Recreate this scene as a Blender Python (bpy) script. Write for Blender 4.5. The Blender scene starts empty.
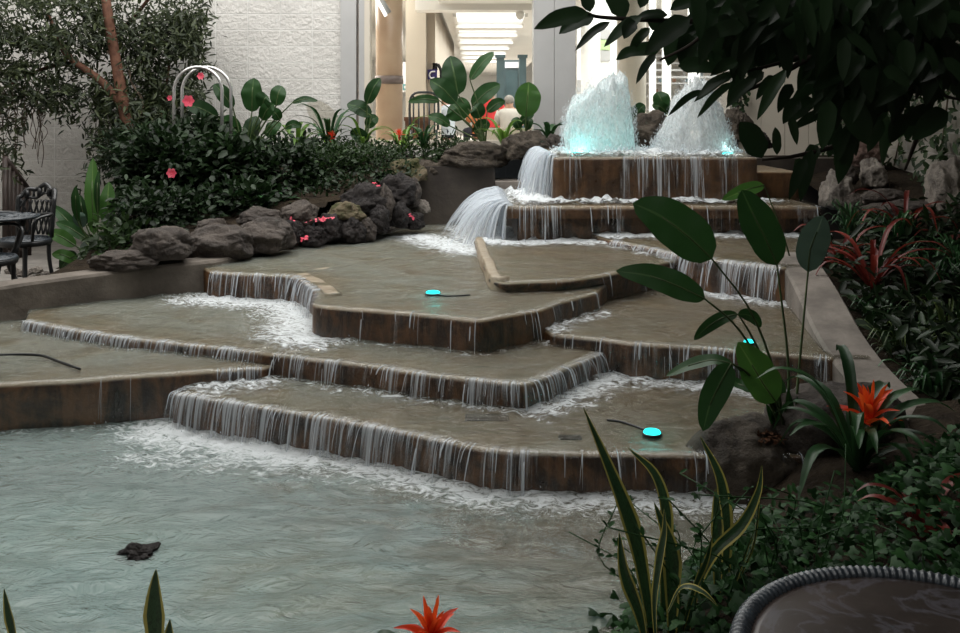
import bpy, bmesh, math, random
import numpy as np
from mathutils import Vector, Matrix, noise
R = random.Random(7)
PI = math.pi
S = bpy.context.scene
COL = S.collection
H, F, HY, CX = 1.55, 933.0, 112.0, 480.0
V = Vector
def P(px, py, z):
    d = F * (H - z) / (py - HY)
    return V(((px - CX) / F * d, d, z))
def Q(px, py, d):
    return V(((px - CX) * d / F, d, H - (py - HY) * d / F))
def lerp(a, b, t): return a + (b - a) * t
def clamp(x, a=0., b=1.): return max(a, min(b, x))
def sm(a, b, x):
    t = clamp((x - a) / (b - a)); return t * t * (3 - 2 * t)

# ------------------------------------------------------------ materials
class NT:
    def __init__(s, name):
        s.m = bpy.data.materials.new(name); s.m.use_nodes = True
        s.t = s.m.node_tree; s.t.nodes.clear()
        s.out = s.n('ShaderNodeOutputMaterial')
    def n(s, typ, **kw):
        x = s.t.nodes.new(typ)
        for k, v in kw.items(): setattr(x, k, v)
        return x
    def l(s, a, b): s.t.links.new(a, b)
    def set(s, node, **kw):
        for k, v in kw.items():
            sock = node.inputs[k.replace('_', ' ')]
            if hasattr(v, 'is_linked') or isinstance(v, bpy.types.NodeSocket): s.l(v, sock)
            else: sock.default_value = v
        return node
    def noise(s, scale, detail=4, rough=.55, vec=None, dist=0.):
        x = s.n('ShaderNodeTexNoise')
        x.inputs['Scale'].default_value = scale; x.inputs['Detail'].default_value = detail
        x.inputs['Roughness'].default_value = rough; x.inputs['Distortion'].default_value = dist
        if vec is not None: s.l(vec, x.inputs['Vector'])
        return x.outputs['Fac']
    def ramp(s, fac, a, b):
        x = s.n('ShaderNodeMapRange'); x.interpolation_type = 'SMOOTHSTEP'
        s.l(fac, x.inputs[0])
        for i, v in ((1, a), (2, b)):
            if isinstance(v, bpy.types.NodeSocket): s.l(v, x.inputs[i])
            else: x.inputs[i].default_value = v
        return x.outputs[0]
    def math(s, op, a, b=None, cl=False):
        x = s.n('ShaderNodeMath', operation=op, use_clamp=cl)
        for i, v in ((0, a), (1, b)):
            if v is None: continue
            if isinstance(v, bpy.types.NodeSocket): s.l(v, x.inputs[i])
            else: x.inputs[i].default_value = v
        return x.outputs[0]
    def mix(s, fac, a, b, mode='MIX'):
        x = s.n('ShaderNodeMix', data_type='RGBA', blend_type=mode)
        for i, v in ((0, fac), (6, a), (7, b)):
            if isinstance(v, bpy.types.NodeSocket): s.l(v, x.inputs[i])
            elif i == 0: x.inputs[0].default_value = v
            else: x.inputs[i].default_value = (*v, 1)
        return x.outputs[2]
    def mixsh(s, fac, a, b):
        x = s.n('ShaderNodeMixShader')
        if isinstance(fac, bpy.types.NodeSocket): s.l(fac, x.inputs[0])
        else: x.inputs[0].default_value = fac
        s.l(a, x.inputs[1]); s.l(b, x.inputs[2]); return x.outputs[0]
    def bump(s, h, strength, dist=.02):
        x = s.n('ShaderNodeBump'); x.inputs['Strength'].default_value = strength
        x.inputs['Distance'].default_value = dist; s.l(h, x.inputs['Height']); return x.outputs[0]
    def obj(s): return s.n('ShaderNodeTexCoord').outputs['Object']
    def uv(s): return s.n('ShaderNodeTexCoord').outputs['UV']
    def attr(s, n='tint'): return s.n('ShaderNodeAttribute', attribute_name=n).outputs['Fac']
    def mapping(s, vec, scale=(1, 1, 1), loc=(0, 0, 0), rot=(0, 0, 0)):
        x = s.n('ShaderNodeMapping'); s.l(vec, x.inputs[0])
        x.inputs['Scale'].default_value = scale; x.inputs['Location'].default_value = loc; x.inputs['Rotation'].default_value = rot
        return x.outputs[0]
    def pbr(s, col, rough=.5, spec=.5, metal=0., normal=None, coat=0.):
        x = s.n('ShaderNodeBsdfPrincipled')
        for k, v in (('Base Color', col), ('Roughness', rough), ('Specular IOR Level', spec), ('Metallic', metal), ('Coat Weight', coat)):
            if isinstance(v, bpy.types.NodeSocket): s.l(v, x.inputs[k])
            elif k == 'Base Color': x.inputs[k].default_value = (*v, 1)
            else: x.inputs[k].default_value = v
        if normal is not None: s.l(normal, x.inputs['Normal'])
        return x.outputs[0]
    def done(s, sh): s.l(sh, s.out.inputs['Surface']); return s.m

def plain(name, c1, c2=None, scale=6, rough=.5, spec=.4, bump=0, bscale=30, bdist=.01, metal=0, coat=0):
    t = NT(name); o = t.obj(); c2 = c2 or tuple(x * .75 for x in c1)
    col = t.mix(t.ramp(t.noise(scale, 5, .6, o), .3, .7), c1, c2)
    nm = t.bump(t.noise(bscale, 5, .6, o), bump, bdist) if bump else None
    return t.done(t.pbr(col, rough, spec, metal, nm, coat))

def emit(name, col, st):
    t = NT(name); e = t.n('ShaderNodeEmission'); e.inputs[0].default_value = (*col, 1); e.inputs[1].default_value = st
    return t.done(e.outputs[0])

def leafmat(name, c1, c2, rough=.4, spec=.5, trans=.25, rib=None, margin=None):
    """tint attribute picks between two greens leaf by leaf; light passes through the blade"""
    t = NT(name); a = t.attr()
    col = t.mix(a, c1, c2)
    uv = t.uv(); sx = t.n('ShaderNodeSeparateXYZ'); t.l(uv, sx.inputs[0])
    off = t.math('ABSOLUTE', t.math('SUBTRACT', sx.outputs[0], .5))
    nm = None
    if rib:
        col = t.mix(t.ramp(off, .05, .015), col, rib)
        w = t.n('ShaderNodeTexWave', wave_type='BANDS', bands_direction='Y'); t.l(t.mapping(uv, (0, 1, 0)), w.inputs[0])
        w.inputs['Scale'].default_value = 9; nm = t.bump(w.outputs['Fac'], .05, .004)
    if margin:
        band = t.noise(5, 4, .6, t.mapping(uv, (1.5, 6, 1)), 1.2)
        col = t.mix(t.ramp(band, .47, .6), col, tuple(x * .45 for x in c1))
        col = t.mix(t.ramp(off, .33, .37), col, margin)
    sh = t.pbr(col, rough, spec, 0, nm)
    tr = t.n('ShaderNodeBsdfTranslucent'); t.l(t.mix(.5, col, tuple(min(1, x * 1.6) for x in c2)), tr.inputs[0])
    return t.done(t.mixsh(trans, sh, tr.outputs[0]))

M = {}
# block wall: stack bond 40 x 20 cm split face blocks with pale joints
def blockwall(name, c1, c2, joint, rot=(0, 0, 0)):
    t = NT(name); o = t.obj()
    sx = t.n('ShaderNodeSeparateXYZ'); t.l(o, sx.inputs[0])
    cx = t.n('ShaderNodeCombineXYZ')
    t.l(t.math('ADD', sx.outputs[0 if rot[2] == 0 else 1], 20 + 3.107), cx.inputs[0]); t.l(t.math('ADD', sx.outputs[2], 10 - 2.758), cx.inputs[1])
    b = t.n('ShaderNodeTexBrick'); b.offset = 0; b.squash = 1
    t.l(cx.outputs[0], b.inputs['Vector'])
    for k, v in (('Scale', 1), ('Mortar Size', .006), ('Mortar Smooth', .3), ('Bias', 0), ('Brick Width', .397), ('Row Height', .2)): b.inputs[k].default_value = v
    b.inputs['Color1'].default_value = (*c1, 1); b.inputs['Color2'].default_value = (*c2, 1); b.inputs['Mortar'].default_value = (*joint, 1)
    n1 = t.noise(16, 6, .65, o)
    col = t.mix(t.ramp(t.noise(2.2, 4, .6, o), .35, .75), b.outputs['Color'], tuple(x * .86 for x in c1), 'MULTIPLY') if 0 else b.outputs['Color']
    col = t.mix(t.math('MULTIPLY', t.ramp(t.noise(1.3, 5, .6, o), .5, .75), .35), col, tuple(x * .62 for x in c1))
    hgt = t.math('MULTIPLY', n1, t.math('SUBTRACT', 1., b.outputs['Fac']))
    if rot[2] == 0:      # an oval darker tan patch low on the wall beside the window
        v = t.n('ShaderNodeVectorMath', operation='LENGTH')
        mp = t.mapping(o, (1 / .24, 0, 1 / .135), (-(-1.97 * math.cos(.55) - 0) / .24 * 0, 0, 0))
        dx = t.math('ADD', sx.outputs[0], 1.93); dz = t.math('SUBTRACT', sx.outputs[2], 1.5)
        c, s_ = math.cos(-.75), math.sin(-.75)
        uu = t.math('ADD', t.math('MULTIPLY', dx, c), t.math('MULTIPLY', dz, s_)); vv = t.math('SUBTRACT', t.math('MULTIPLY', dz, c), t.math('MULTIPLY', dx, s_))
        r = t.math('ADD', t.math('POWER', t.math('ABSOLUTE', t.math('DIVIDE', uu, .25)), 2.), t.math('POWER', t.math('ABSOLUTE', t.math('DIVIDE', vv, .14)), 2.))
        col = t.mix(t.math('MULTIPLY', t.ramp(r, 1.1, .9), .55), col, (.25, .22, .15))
    return t.done(t.pbr(col, .85, .2, 0, t.bump(hgt, .9, .035)))
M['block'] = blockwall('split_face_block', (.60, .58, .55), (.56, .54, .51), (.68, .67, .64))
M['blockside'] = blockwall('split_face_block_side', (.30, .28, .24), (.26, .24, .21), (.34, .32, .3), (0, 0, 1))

def wetstone(name, top1, top2, face1, face2):
    t = NT(name); o = t.obj()
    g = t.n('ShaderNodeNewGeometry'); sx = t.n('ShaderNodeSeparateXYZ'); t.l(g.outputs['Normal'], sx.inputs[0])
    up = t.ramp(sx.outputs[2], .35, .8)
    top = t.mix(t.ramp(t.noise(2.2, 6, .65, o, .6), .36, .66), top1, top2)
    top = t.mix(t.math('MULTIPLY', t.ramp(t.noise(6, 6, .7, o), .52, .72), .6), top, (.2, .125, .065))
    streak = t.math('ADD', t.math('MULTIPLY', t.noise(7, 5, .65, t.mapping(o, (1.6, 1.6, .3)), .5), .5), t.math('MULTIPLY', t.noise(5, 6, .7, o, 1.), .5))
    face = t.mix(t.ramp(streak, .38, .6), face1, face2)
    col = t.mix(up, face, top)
    nm = t.bump(t.noise(22, 6, .65, o), .5, .02)
    return t.done(t.pbr(col, t.math('SUBTRACT', .55, t.math('MULTIPLY', streak, .45)), .45, 0, nm))
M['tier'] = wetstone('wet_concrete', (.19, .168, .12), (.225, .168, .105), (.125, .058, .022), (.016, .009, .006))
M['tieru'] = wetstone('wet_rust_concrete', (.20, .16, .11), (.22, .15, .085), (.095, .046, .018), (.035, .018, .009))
M['curb'] = plain('pale_wet_stone', (.30, .25, .18), (.19, .145, .095), 9, .4, .4, .6, 30)
M['poolfloor'] = plain('painted_pool_floor', (.30, .42, .42), (.30, .30, .22), 1.5, .7, .2, .3, 12)
M['conc'] = plain('dry_concrete', (.165, .142, .12), (.09, .077, .065), 3.5, .8, .25, .5, 25, .015)
M['concR'] = plain('pale_weathered_concrete', (.18, .158, .138), (.105, .092, .08), 4, .8, .25, .5, 25, .015)  # base colour lowered to stand in for the tree's shade on the sloping wall
M['dark_conc'] = plain('damp_dark_concrete', (.065, .053, .043), (.032, .026, .022), 3, .5, .35, .5, 18)
M['soil'] = plain('soil', (.030, .022, .014), (.014, .010, .007), 9, .95, .1, 1, 25, .04)
M['pave'] = plain('terrace_paving', (.24, .22, .2), (.15, .14, .125), 5, .85, .2, .6, 20)
M['mulch'] = plain('bark_mulch', (.11, .048, .024), (.035, .017, .01), 40, .9, .1, 1, 60, .02)

def water(name, milk, tintcol, milkcol, rip, deep=False):
    t = NT(name); o = t.obj(); foam = t.attr()
    w1 = t.noise(rip, 5, .6, t.mapping(o, (1, 1.9, 1)), .8)
    nm = t.bump(w1, 1., .045)
    tr = t.n('ShaderNodeBsdfTransparent'); tr.inputs[0].default_value = (*tintcol, 1)
    gl = t.n('ShaderNodeBsdfGlossy'); gl.inputs['Roughness'].default_value = .07; t.l(nm, gl.inputs['Normal'])
    fr = t.n('ShaderNodeFresnel'); fr.inputs[0].default_value = 1.33; t.l(nm, fr.inputs['Normal'])
    df = t.n('ShaderNodeBsdfDiffuse'); t.l(nm, df.inputs['Normal'])
    sx = t.n('ShaderNodeSeparateXYZ'); t.l(o, sx.inputs[0])
    sand = t.math('ADD', t.math('MULTIPLY', sx.outputs[0], .5), t.math('MULTIPLY', t.noise(1.6, 5, .65, t.mapping(o, (1, 1.8, 1)), 1), 2.6))
    t.l(t.mix(t.ramp(sand, .75, 1.6), milkcol, (milkcol[0] * .72, milkcol[1] * .56, milkcol[2] * .47)), df.inputs[0])
    if deep: milk = t.math('ADD', milk * .25, t.math('MULTIPLY', t.math('MULTIPLY', t.attr('deep'), t.ramp(t.noise(3.2, 4, .6, o), .2, .6)), milk * 2.4))
    body = t.mixsh(milk, tr.outputs[0], df.outputs[0])
    body = t.mixsh(t.math('MULTIPLY', fr.outputs[0], .95, True), body, gl.outputs[0])
    fw = t.n('ShaderNodeBsdfPrincipled'); fw.inputs['Base Color'].default_value = (.72, .76, .78, 1); fw.inputs['Roughness'].default_value = .35
    ns = t.noise(13, 7, .72, t.mapping(o, (1, 1.7, 1)), 1.6)
    thr = t.math('SUBTRACT', .80, t.math('MULTIPLY', foam, .47))
    fm = t.math('MULTIPLY', t.ramp(ns, thr, t.math('ADD', thr, .2)), .9)
    t.l(t.bump(ns, .8, .03), fw.inputs['Normal'])
    return t.done(t.mixsh(fm, body, fw.outputs[0]))
M['pool'] = water('pool_water', .50, (.74, .86, .84), (.32, .405, .385), 5)
M['film'] = water('tier_water', .17, (.86, .87, .81), (.25, .27, .235), 9, True)

def falls(name='falling_water', amax=.74, w0=(.70, .75, .80)):
    t = NT(name); d = t.attr(); uv = t.uv()
    n1 = t.noise(1, 4, .6, t.mapping(uv, (60, 1.6, 1)), .4)
    n2 = t.noise(1, 2, .5, t.mapping(uv, (9, .5, 1)))
    st = t.math('ADD', t.math('MULTIPLY', n1, .68), t.math('MULTIPLY', n2, .32))
    thr = t.math('SUBTRACT', .675, t.math('MULTIPLY', d, .36))
    a = t.math('MULTIPLY', t.ramp(st, thr, t.math('ADD', thr, .2)), amax)
    df = t.pbr(w0, .25, .6, 0, t.bump(n1, .6, .02))
    tl = t.n('ShaderNodeBsdfTranslucent'); tl.inputs[0].default_value = (*w0, 1)
    w = t.mixsh(.35, df, tl.outputs[0])
    tr = t.n('ShaderNodeBsdfTransparent'); gl = t.n('ShaderNodeBsdfGlossy'); gl.inputs['Roughness'].default_value = .12
    t.l(t.bump(n1, .8, .02), gl.inputs['Normal'])
    base = t.mixsh(.06, tr.outputs[0], gl.outputs[0])
    return t.done(t.mixsh(a, base, w))
M['falls'] = falls(); M['fallsw'] = falls('white_falling_water', .9, (.8, .83, .85))
def strandmat(name, alpha, col):
    t = NT(name)
    df = t.pbr(col, .18, .7); tl = t.n('ShaderNodeBsdfTranslucent'); tl.inputs[0].default_value = (*col, 1)
    tr = t.n('ShaderNodeBsdfTransparent')
    return t.done(t.mixsh(alpha, tr.outputs[0], t.mixsh(.4, df, tl.outputs[0])))
M['strand'] = strandmat('water_strand', .5, (.74, .79, .84))
M['drop'] = strandmat('water_droplets', .5, (.80, .85, .88))
def frothmat():
    t = NT('water_froth'); o = t.obj(); n = t.noise(26, 6, .7, t.mapping(o, (1, 1, .45)), .6); col = (.82, .86, .87)
    df = t.pbr(col, .6, .3, 0, t.bump(n, 1, .04)); tl = t.n('ShaderNodeBsdfTranslucent'); tl.inputs[0].default_value = (*col, 1); tr = t.n('ShaderNodeBsdfTransparent')
    return t.done(t.mixsh(t.math('ADD', .42, t.math('MULTIPLY', t.ramp(n, .35, .62), .46)), tr.outputs[0], t.mixsh(.4, df, tl.outputs[0])))
M['froth'] = frothmat()

def rockmat(name, c1, c2, c3, sc=5):
    t = NT(name); o = t.obj()
    col = t.mix(t.ramp(t.noise(sc, 6, .65, o, .5), .35, .65), c1, c2)
    col = t.mix(t.math('MULTIPLY', t.ramp(t.noise(sc * 3.3, 5, .7, o), .55, .72), .7), col, c3)
    return t.done(t.pbr(col, .75, .3, 0, t.bump(t.noise(sc * 3, 8, .72, o), 1., .07)))
M['rock'] = rockmat('grey_boulder', (.105, .086, .073), (.05, .041, .036), (.15, .128, .108))
M['rockwet'] = rockmat('dark_lava_rock', (.042, .035, .033), (.016, .013, .013), (.11, .10, .095), 9)
M['rockpale'] = rockmat('pale_rock', (.33, .29, .25), (.19, .165, .145), (.42, .39, .34), 7)
M['rockbrown'] = rockmat('brown_boulder', (.10, .08, .06), (.045, .035, .027), (.15, .125, .095), 8)
M['rockmoss'] = rockmat('mossy_rock', (.18, .14, .09), (.06, .065, .02), (.1, .1, .04), 7)
M['rockred'] = rockmat('reddish_rock', (.22, .14, .115), (.12, .075, .06), (.28, .2, .17), 7)

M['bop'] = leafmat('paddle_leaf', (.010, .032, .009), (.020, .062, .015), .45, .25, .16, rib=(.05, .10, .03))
M['bopbright'] = leafmat('bright_green_paddle_leaf', (.03, .085, .015), (.045, .12, .02), .4, .5, .25, rib=(.12, .2, .05))  # same leaf in a brighter, yellower green
M['bopblue'] = leafmat('bluish_paddle_leaf', (.04, .075, .05), (.07, .11, .085), .45, .5, .15, rib=(.12, .18, .12))
M['stalk'] = plain('green_stalk', (.055, .085, .025), (.03, .05, .015), 20, .5)
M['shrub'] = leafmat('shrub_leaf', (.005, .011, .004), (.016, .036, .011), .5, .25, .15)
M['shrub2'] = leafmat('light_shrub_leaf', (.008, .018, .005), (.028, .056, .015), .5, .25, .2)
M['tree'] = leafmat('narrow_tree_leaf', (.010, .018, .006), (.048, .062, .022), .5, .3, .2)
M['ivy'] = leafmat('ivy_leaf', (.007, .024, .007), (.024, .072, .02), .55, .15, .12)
M['snake'] = leafmat('banded_sword_leaf', (.022, .055, .022), (.03, .07, .03), .4, .5, .08, margin=(.42, .36, .09))
M['brom'] = leafmat('strap_leaf', (.010, .036, .012), (.026, .075, .024), .42, .3, .15)
M['bromlime'] = leafmat('lime_strap_leaf', (.07, .15, .02), (.14, .26, .04), .4, .5, .25)
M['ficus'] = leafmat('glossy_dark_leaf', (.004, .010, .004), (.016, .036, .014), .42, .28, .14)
M['redleaf'] = leafmat('crimson_leaf', (.06, .007, .007), (.16, .022, .014), .45, .4, .25)
M['grassy'] = leafmat('grassy_blade', (.02, .04, .01), (.06, .09, .02), .5, .4, .2)
M['orange'] = leafmat('orange_bract', (.62, .025, .008), (.85, .11, .02), .45, .4, .3)
M['redbract'] = leafmat('red_bract', (.55, .03, .02), (.75, .09, .03), .45, .4, .3)
M['pink'] = leafmat('pink_petal', (.72, .07, .13), (.85, .16, .22), .6, .3, .3)
M['bark'] = plain('reddish_bark', (.14, .066, .042), (.075, .036, .024), 14, .85, .2, .7, 40)
M['palebark'] = plain('pale_cut_branch', (.30, .23, .17), (.2, .15, .11), 14, .8)
M['darkbark'] = plain('dark_bark', (.03, .022, .016), (.018, .013, .01), 14, .9)
M['vine'] = plain('dry_vine', (.12, .09, .06), (.07, .05, .035), 10, .9)
M['iron'] = plain('black_cast_iron', (.012, .013, .014), (.02, .021, .022), 20, .35, .5, .2, 60)
M['ironblue'] = plain('blue_black_cast_metal', (.035, .045, .055), (.018, .022, .028), 25, .35, .5, .3, 60)
M['railw'] = plain('dark_stained_rail', (.035, .022, .018), (.02, .013, .01), 12, .6)
M['hoop'] = plain('bright_bent_tube', (.62, .61, .6), (.5, .49, .48), 8, .25, .5, 0, 30, .01, .7)
M['housing'] = plain('black_plastic', (.01, .012, .013), None, 10, .4)
M['lens'] = emit('turquoise_lamp_glow', (.02, .75, .72), 2.6)
M['cream'] = plain('cream_panel', (.55, .50, .42), (.50, .45, .38), 1.2, .6)
M['greymetal'] = plain('grey_frame_paint', (.40, .395, .39), (.36, .355, .35), 2, .5)
M['white'] = plain('white_paint', (.8, .79, .76), (.76, .75, .72), 1, .6)
M['beigewall'] = plain('beige_wall', (.5, .44, .37), (.45, .4, .33), 1, .7)
M['marble'] = plain('tan_marble', (.50, .36, .25), (.42, .28, .19), 3, .3)
M['band'] = plain('grey_brown_band', (.22, .17, .16), None, 3, .4)
M['teal'] = plain('teal_paint', (.06, .10, .11), (.045, .08, .09), 3, .5)
M['palegreen'] = plain('pale_green_paint', (.45, .6, .3), None, 3, .6)
M['darkteal'] = plain('dark_shopfront', (.08, .12, .13), (.05, .08, .09), 4, .4)
M['mallfloor'] = plain('pale_mall_tile', (.55, .5, .45), (.5, .45, .4), 2, .3)
M['lamp'] = emit('skylight_glow', (1, .98, .94), 2.2)
M['sign_blue'] = plain('blue_sign', (.03, .025, .16), None, 3, .4)
M['signwhite'] = plain('white_sign', (.75, .76, .8), None, 3, .4)
M['signtext'] = plain('teal_lettering', (.08, .25, .26), None, 3, .5)
M['brown'] = plain('brown_wood', (.16, .075, .04), (.11, .05, .03), 6, .5)
M['skin'] = plain('skin', (.45, .26, .18), None, 5, .6)
M['hair'] = plain('dark_hair', (.03, .022, .016), None, 30, .7)
M['hairfair'] = plain('fair_hair', (.5, .25, .1), None, 30, .7)
M['hairgrey'] = plain('grey_hair', (.25, .23, .21), None, 30, .7)
M['red'] = plain('red_cloth', (.62, .04, .045), (.5, .03, .035), 8, .8)
M['wshirt'] = plain('pale_grey_cloth', (.5, .47, .43), (.42, .4, .37), 8, .8)
M['navy'] = plain('dark_navy_cloth', (.03, .035, .06), None, 8, .8)
M['oshirt'] = plain('orange_cloth', (.6, .2, .08), None, 8, .8)
M['bshirt'] = plain('pale_blue_cloth', (.5, .56, .62), None, 8, .8)
def glass():
    t = NT('window_glass'); tr = t.n('ShaderNodeBsdfTransparent'); tr.inputs[0].default_value = (.96, .97, .96, 1)
    gl = t.n('ShaderNodeBsdfGlossy'); gl.inputs['Roughness'].default_value = .02
    return t.done(t.mixsh(.05, tr.outputs[0], gl.outputs[0]))
M['glass'] = glass()
def tabletop():
    t = NT('swirled_dark_table_top'); o = t.obj()
    n = t.noise(5, 6, .6, o, 2.6)
    ring = t.ramp(t.math('ABSOLUTE', t.math('SUBTRACT', n, .56)), .05, .0)
    col = t.mix(t.ramp(t.noise(3, 4, .6, o), .35, .65), (.022, .017, .015), (.045, .034, .030))
    col = t.mix(t.math('MULTIPLY', ring, .3), col, (.12, .12, .15))
    return t.done(t.pbr(col, .3, .4))
M['tabletop'] = tabletop()

# ------------------------------------------------------------ mesh builder
class MB:
    def __init__(s): s.v = []; s.f = []; s.uv = []; s.a = []; s.b = None
    def add(s, vs, fs, uvs=None, tint=.5):
        b = len(s.v); s.v += [tuple(x) for x in vs]; s.f += [tuple(b + i for i in f) for f in fs]
        s.uv += uvs if uvs else [(.25, .5)] * len(vs)
        s.a += tint if isinstance(tint, list) else [tint] * len(vs)
    def box(s, a, b):
        x0, y0, z0 = a; x1, y1, z1 = b
        s.add([(x0, y0, z0), (x1, y0, z0), (x1, y1, z0), (x0, y1, z0), (x0, y0, z1), (x1, y0, z1), (x1, y1, z1), (x0, y1, z1)],
              [(3, 2, 1, 0), (4, 5, 6, 7), (0, 1, 5, 4), (1, 2, 6, 5), (2, 3, 7, 6), (3, 0, 4, 7)])
    def tube(s, pts, r, n=8, cap=True, tint=.5, closed=False):
        pts = [V(p) for p in pts]; m = len(pts); rs = r if isinstance(r, (list, tuple)) else [r] * m
        vs = []; fs = []; up = None
        for i, p in enumerate(pts):
            t = (pts[(i + 1) % m] - pts[i - 1]) if closed else (pts[min(i + 1, m - 1)] - pts[max(i - 1, 0)])
            t.normalize()
            if up is None:
                up = V((0, 0, 1)) if abs(t.z) < .9 else V((1, 0, 0))
            x = t.cross(up)
            if x.length < 1e-4: x = t.cross(V((.3, .9, .2)))
            x.normalize(); up = x.cross(t).normalized()
            for k in range(n):
                a = 2 * PI * k / n; vs.append(p + (x * math.cos(a) + up * math.sin(a)) * rs[i])
        for i in range(m if closed else m - 1):
            j = (i + 1) % m
            for k in range(n):
                fs.append((i * n + k, i * n + (k + 1) % n, j * n + (k + 1) % n, j * n + k))
        if cap and not closed:
            fs.append(tuple(range(n - 1, -1, -1))); fs.append(tuple((m - 1) * n + k for k in range(n)))
        s.add(vs, fs, None, tint)
    def lathe(s, prof, c=(0, 0, 0), n=32, cap=True):
        vs = [(c[0] + r * math.cos(2 * PI * k / n), c[1] + r * math.sin(2 * PI * k / n), c[2] + z) for r, z in prof for k in range(n)]
        fs = [(i * n + k, i * n + (k + 1) % n, (i + 1) * n + (k + 1) % n, (i + 1) * n + k) for i in range(len(prof) - 1) for k in range(n)]
        if cap: fs += [tuple(range(n - 1, -1, -1)), tuple((len(prof) - 1) * n + k for k in range(n))]
        s.add(vs, fs)
    def blade(s, pts, width, nrm, prof='lance', segs=12, cross=5, fold=.18, wave=0., tint=.5, twist=0., thick=0):
        """leaf blade along a smoothed spine"""
        sp = spline([V(p) for p in pts], segs); nrm = V(nrm).normalized(); vs = []; uvs = []; fs = []
        ph = R.random() * 6
        for i, p in enumerate(sp):
            t = i / segs; tg = (sp[min(i + 1, segs)] - sp[max(i - 1, 0)]).normalized()
            side = tg.cross(nrm)
            if side.length < 1e-4: side = V((1, 0, 0))
            side.normalize()
            if twist: side = Matrix.Rotation(twist * t, 3, tg) @ side
            n2 = side.cross(tg)
            w = width * .5 * PROF[prof](t)
            for k in range(cross):
                u = k / (cross - 1) * 2 - 1
                z = fold * abs(u) * w + wave * w * abs(u) * math.sin(t * 17 + ph + (u > 0) * 2)
                vs.append(p + side * (u * w) + n2 * z); uvs.append((k / (cross - 1), t))
        for i in range(segs):
            for k in range(cross - 1):
                a = i * cross + k; fs.append((a, a + 1, a + cross + 1, a + cross))
        s.add(vs, fs, uvs, tint)
    def leaflet(s, p, d, n, L, W, tint):
        p = V(p); d = V(d).normalized(); sd = d.cross(V(n))
        if sd.length < 1e-3: sd = V((1, 0, 0))
        sd.normalize(); up = sd.cross(d)
        s.add([p, p + d * L * .3 + sd * W * .42 + up * W * .12, p + d * L * .7 + sd * W * .4 + up * W * .08, p + d * L - up * L * .08, p + d * L * .7 - sd * W * .4 + up * W * .08, p + d * L * .3 - sd * W * .42 + up * W * .12],
              [(0, 1, 2, 3), (0, 3, 4, 5)], [(.5, 0), (.8, .3), (.8, .7), (.5, 1), (.2, .7), (.2, .3)], tint)
    def ivyleaf(s, p, d, n, L, tint):
        p = V(p); d = V(d).normalized(); sd = d.cross(V(n)).normalized(); up = sd.cross(d)
        o = [(0, 0), (.45, -.1), (.62, .2), (.3, .38), (.3, .62), (0, 1), (-.3, .62), (-.3, .38), (-.62, .2), (-.45, -.1)]
        s.add([p + sd * (x * L) + d * (y * L) + up * (-.25 * L * (y - .4) ** 2 - .12 * abs(x) * L) for x, y in o] + [p + d * L * .35 + up * L * .04],
              [(10, i, (i + 1) % 10) for i in range(10)], None, tint)
    def build(s, name, mat, parent=None, smooth=True):
        me = bpy.data.meshes.new(name); me.from_pydata(s.v, [], s.f); me.update()
        n = len(me.loops); li = np.empty(n, dtype=np.int32); me.loops.foreach_get('vertex_index', li)
        uvl = me.uv_layers.new(name='UVMap'); uvl.data.foreach_set('uv', np.array(s.uv, dtype=np.float32)[li].ravel())
        at = me.attributes.new('tint', 'FLOAT', 'POINT'); at.data.foreach_set('value', np.array(s.a, dtype=np.float32))
        if s.b is not None: me.attributes.new('deep', 'FLOAT', 'POINT').data.foreach_set('value', np.array(s.b, dtype=np.float32))
        if smooth: me.polygons.foreach_set('use_smooth', [True] * len(me.polygons))
        me.materials.append(mat)
        return link(name, me, parent)
PROF = {
    'lance': lambda t: max(.02, (4 * t * (1 - t)) ** .75),
    'paddle': lambda t: max(.03, math.sin(PI * clamp(t ** .85)) ** .55 if 0 < t < 1 else .03),
    'sword': lambda t: max(.02, min(1, .38 + t * 1.2) * min(1, (1 - t) * 2.2) ** .75),
    'strap': lambda t: max(.03, min(1, .6 + t) * min(1, (1 - t) * 1.9) ** .7),
    'bract': lambda t: max(.03, min(1, .5 + 1.6 * t) * (1 - t) ** .7),
    'obl': lambda t: max(.03, min(1., t * 4.5) ** .6 * min(1, (1 - t) * 2.6) ** .65),
}
def spline(p, segs):
    p = [V(x) for x in p]
    if len(p) == 2: return [p[0].lerp(p[1], i / segs) for i in range(segs + 1)]
    q = [p[0] * 2 - p[1]] + p + [p[-1] * 2 - p[-2]]; m = len(p) - 1; out = []
    for i in range(segs + 1):
        x = i / segs * m; k = min(int(x), m - 1); t = x - k; a, b, c, d = q[k:k + 4]
        out.append(.5 * ((2 * b) + (c - a) * t + (2 * a - 5 * b + 4 * c - d) * t * t + (3 * b - a - 3 * c + d) * t ** 3))
    return out

def worldloc(o): return o.location.copy()
def link(name, me, parent=None):
    o = bpy.data.objects.new(name, me); COL.objects.link(o)
    if parent is not None:
        o.parent = parent
        if parent.parent is None: o.matrix_parent_inverse = Matrix.Translation(-parent.location)
    return o
def tag(o, label=None, cat=None, group=None, kind=None):
    if label: o['label'] = label
    if cat: o['category'] = cat
    if group: o['group'] = group
    if kind: o['kind'] = kind
    return o
def thing(name, loc, label, cat, group=None):
    o = bpy.data.objects.new(name, None); COL.objects.link(o); o.location = loc; o.empty_display_size = .1
    return tag(o, label, cat, group)
def struct(name, mb, mat, smooth=False, parent=None):
    o = mb.build(name, M[mat], parent, smooth)
    if parent is None: o['kind'] = 'structure'
    return o
def boxstruct(name, a, b, mat, parent=None):
    m = MB(); m.box(a, b); return struct(name, m, mat, False, parent)

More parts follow.
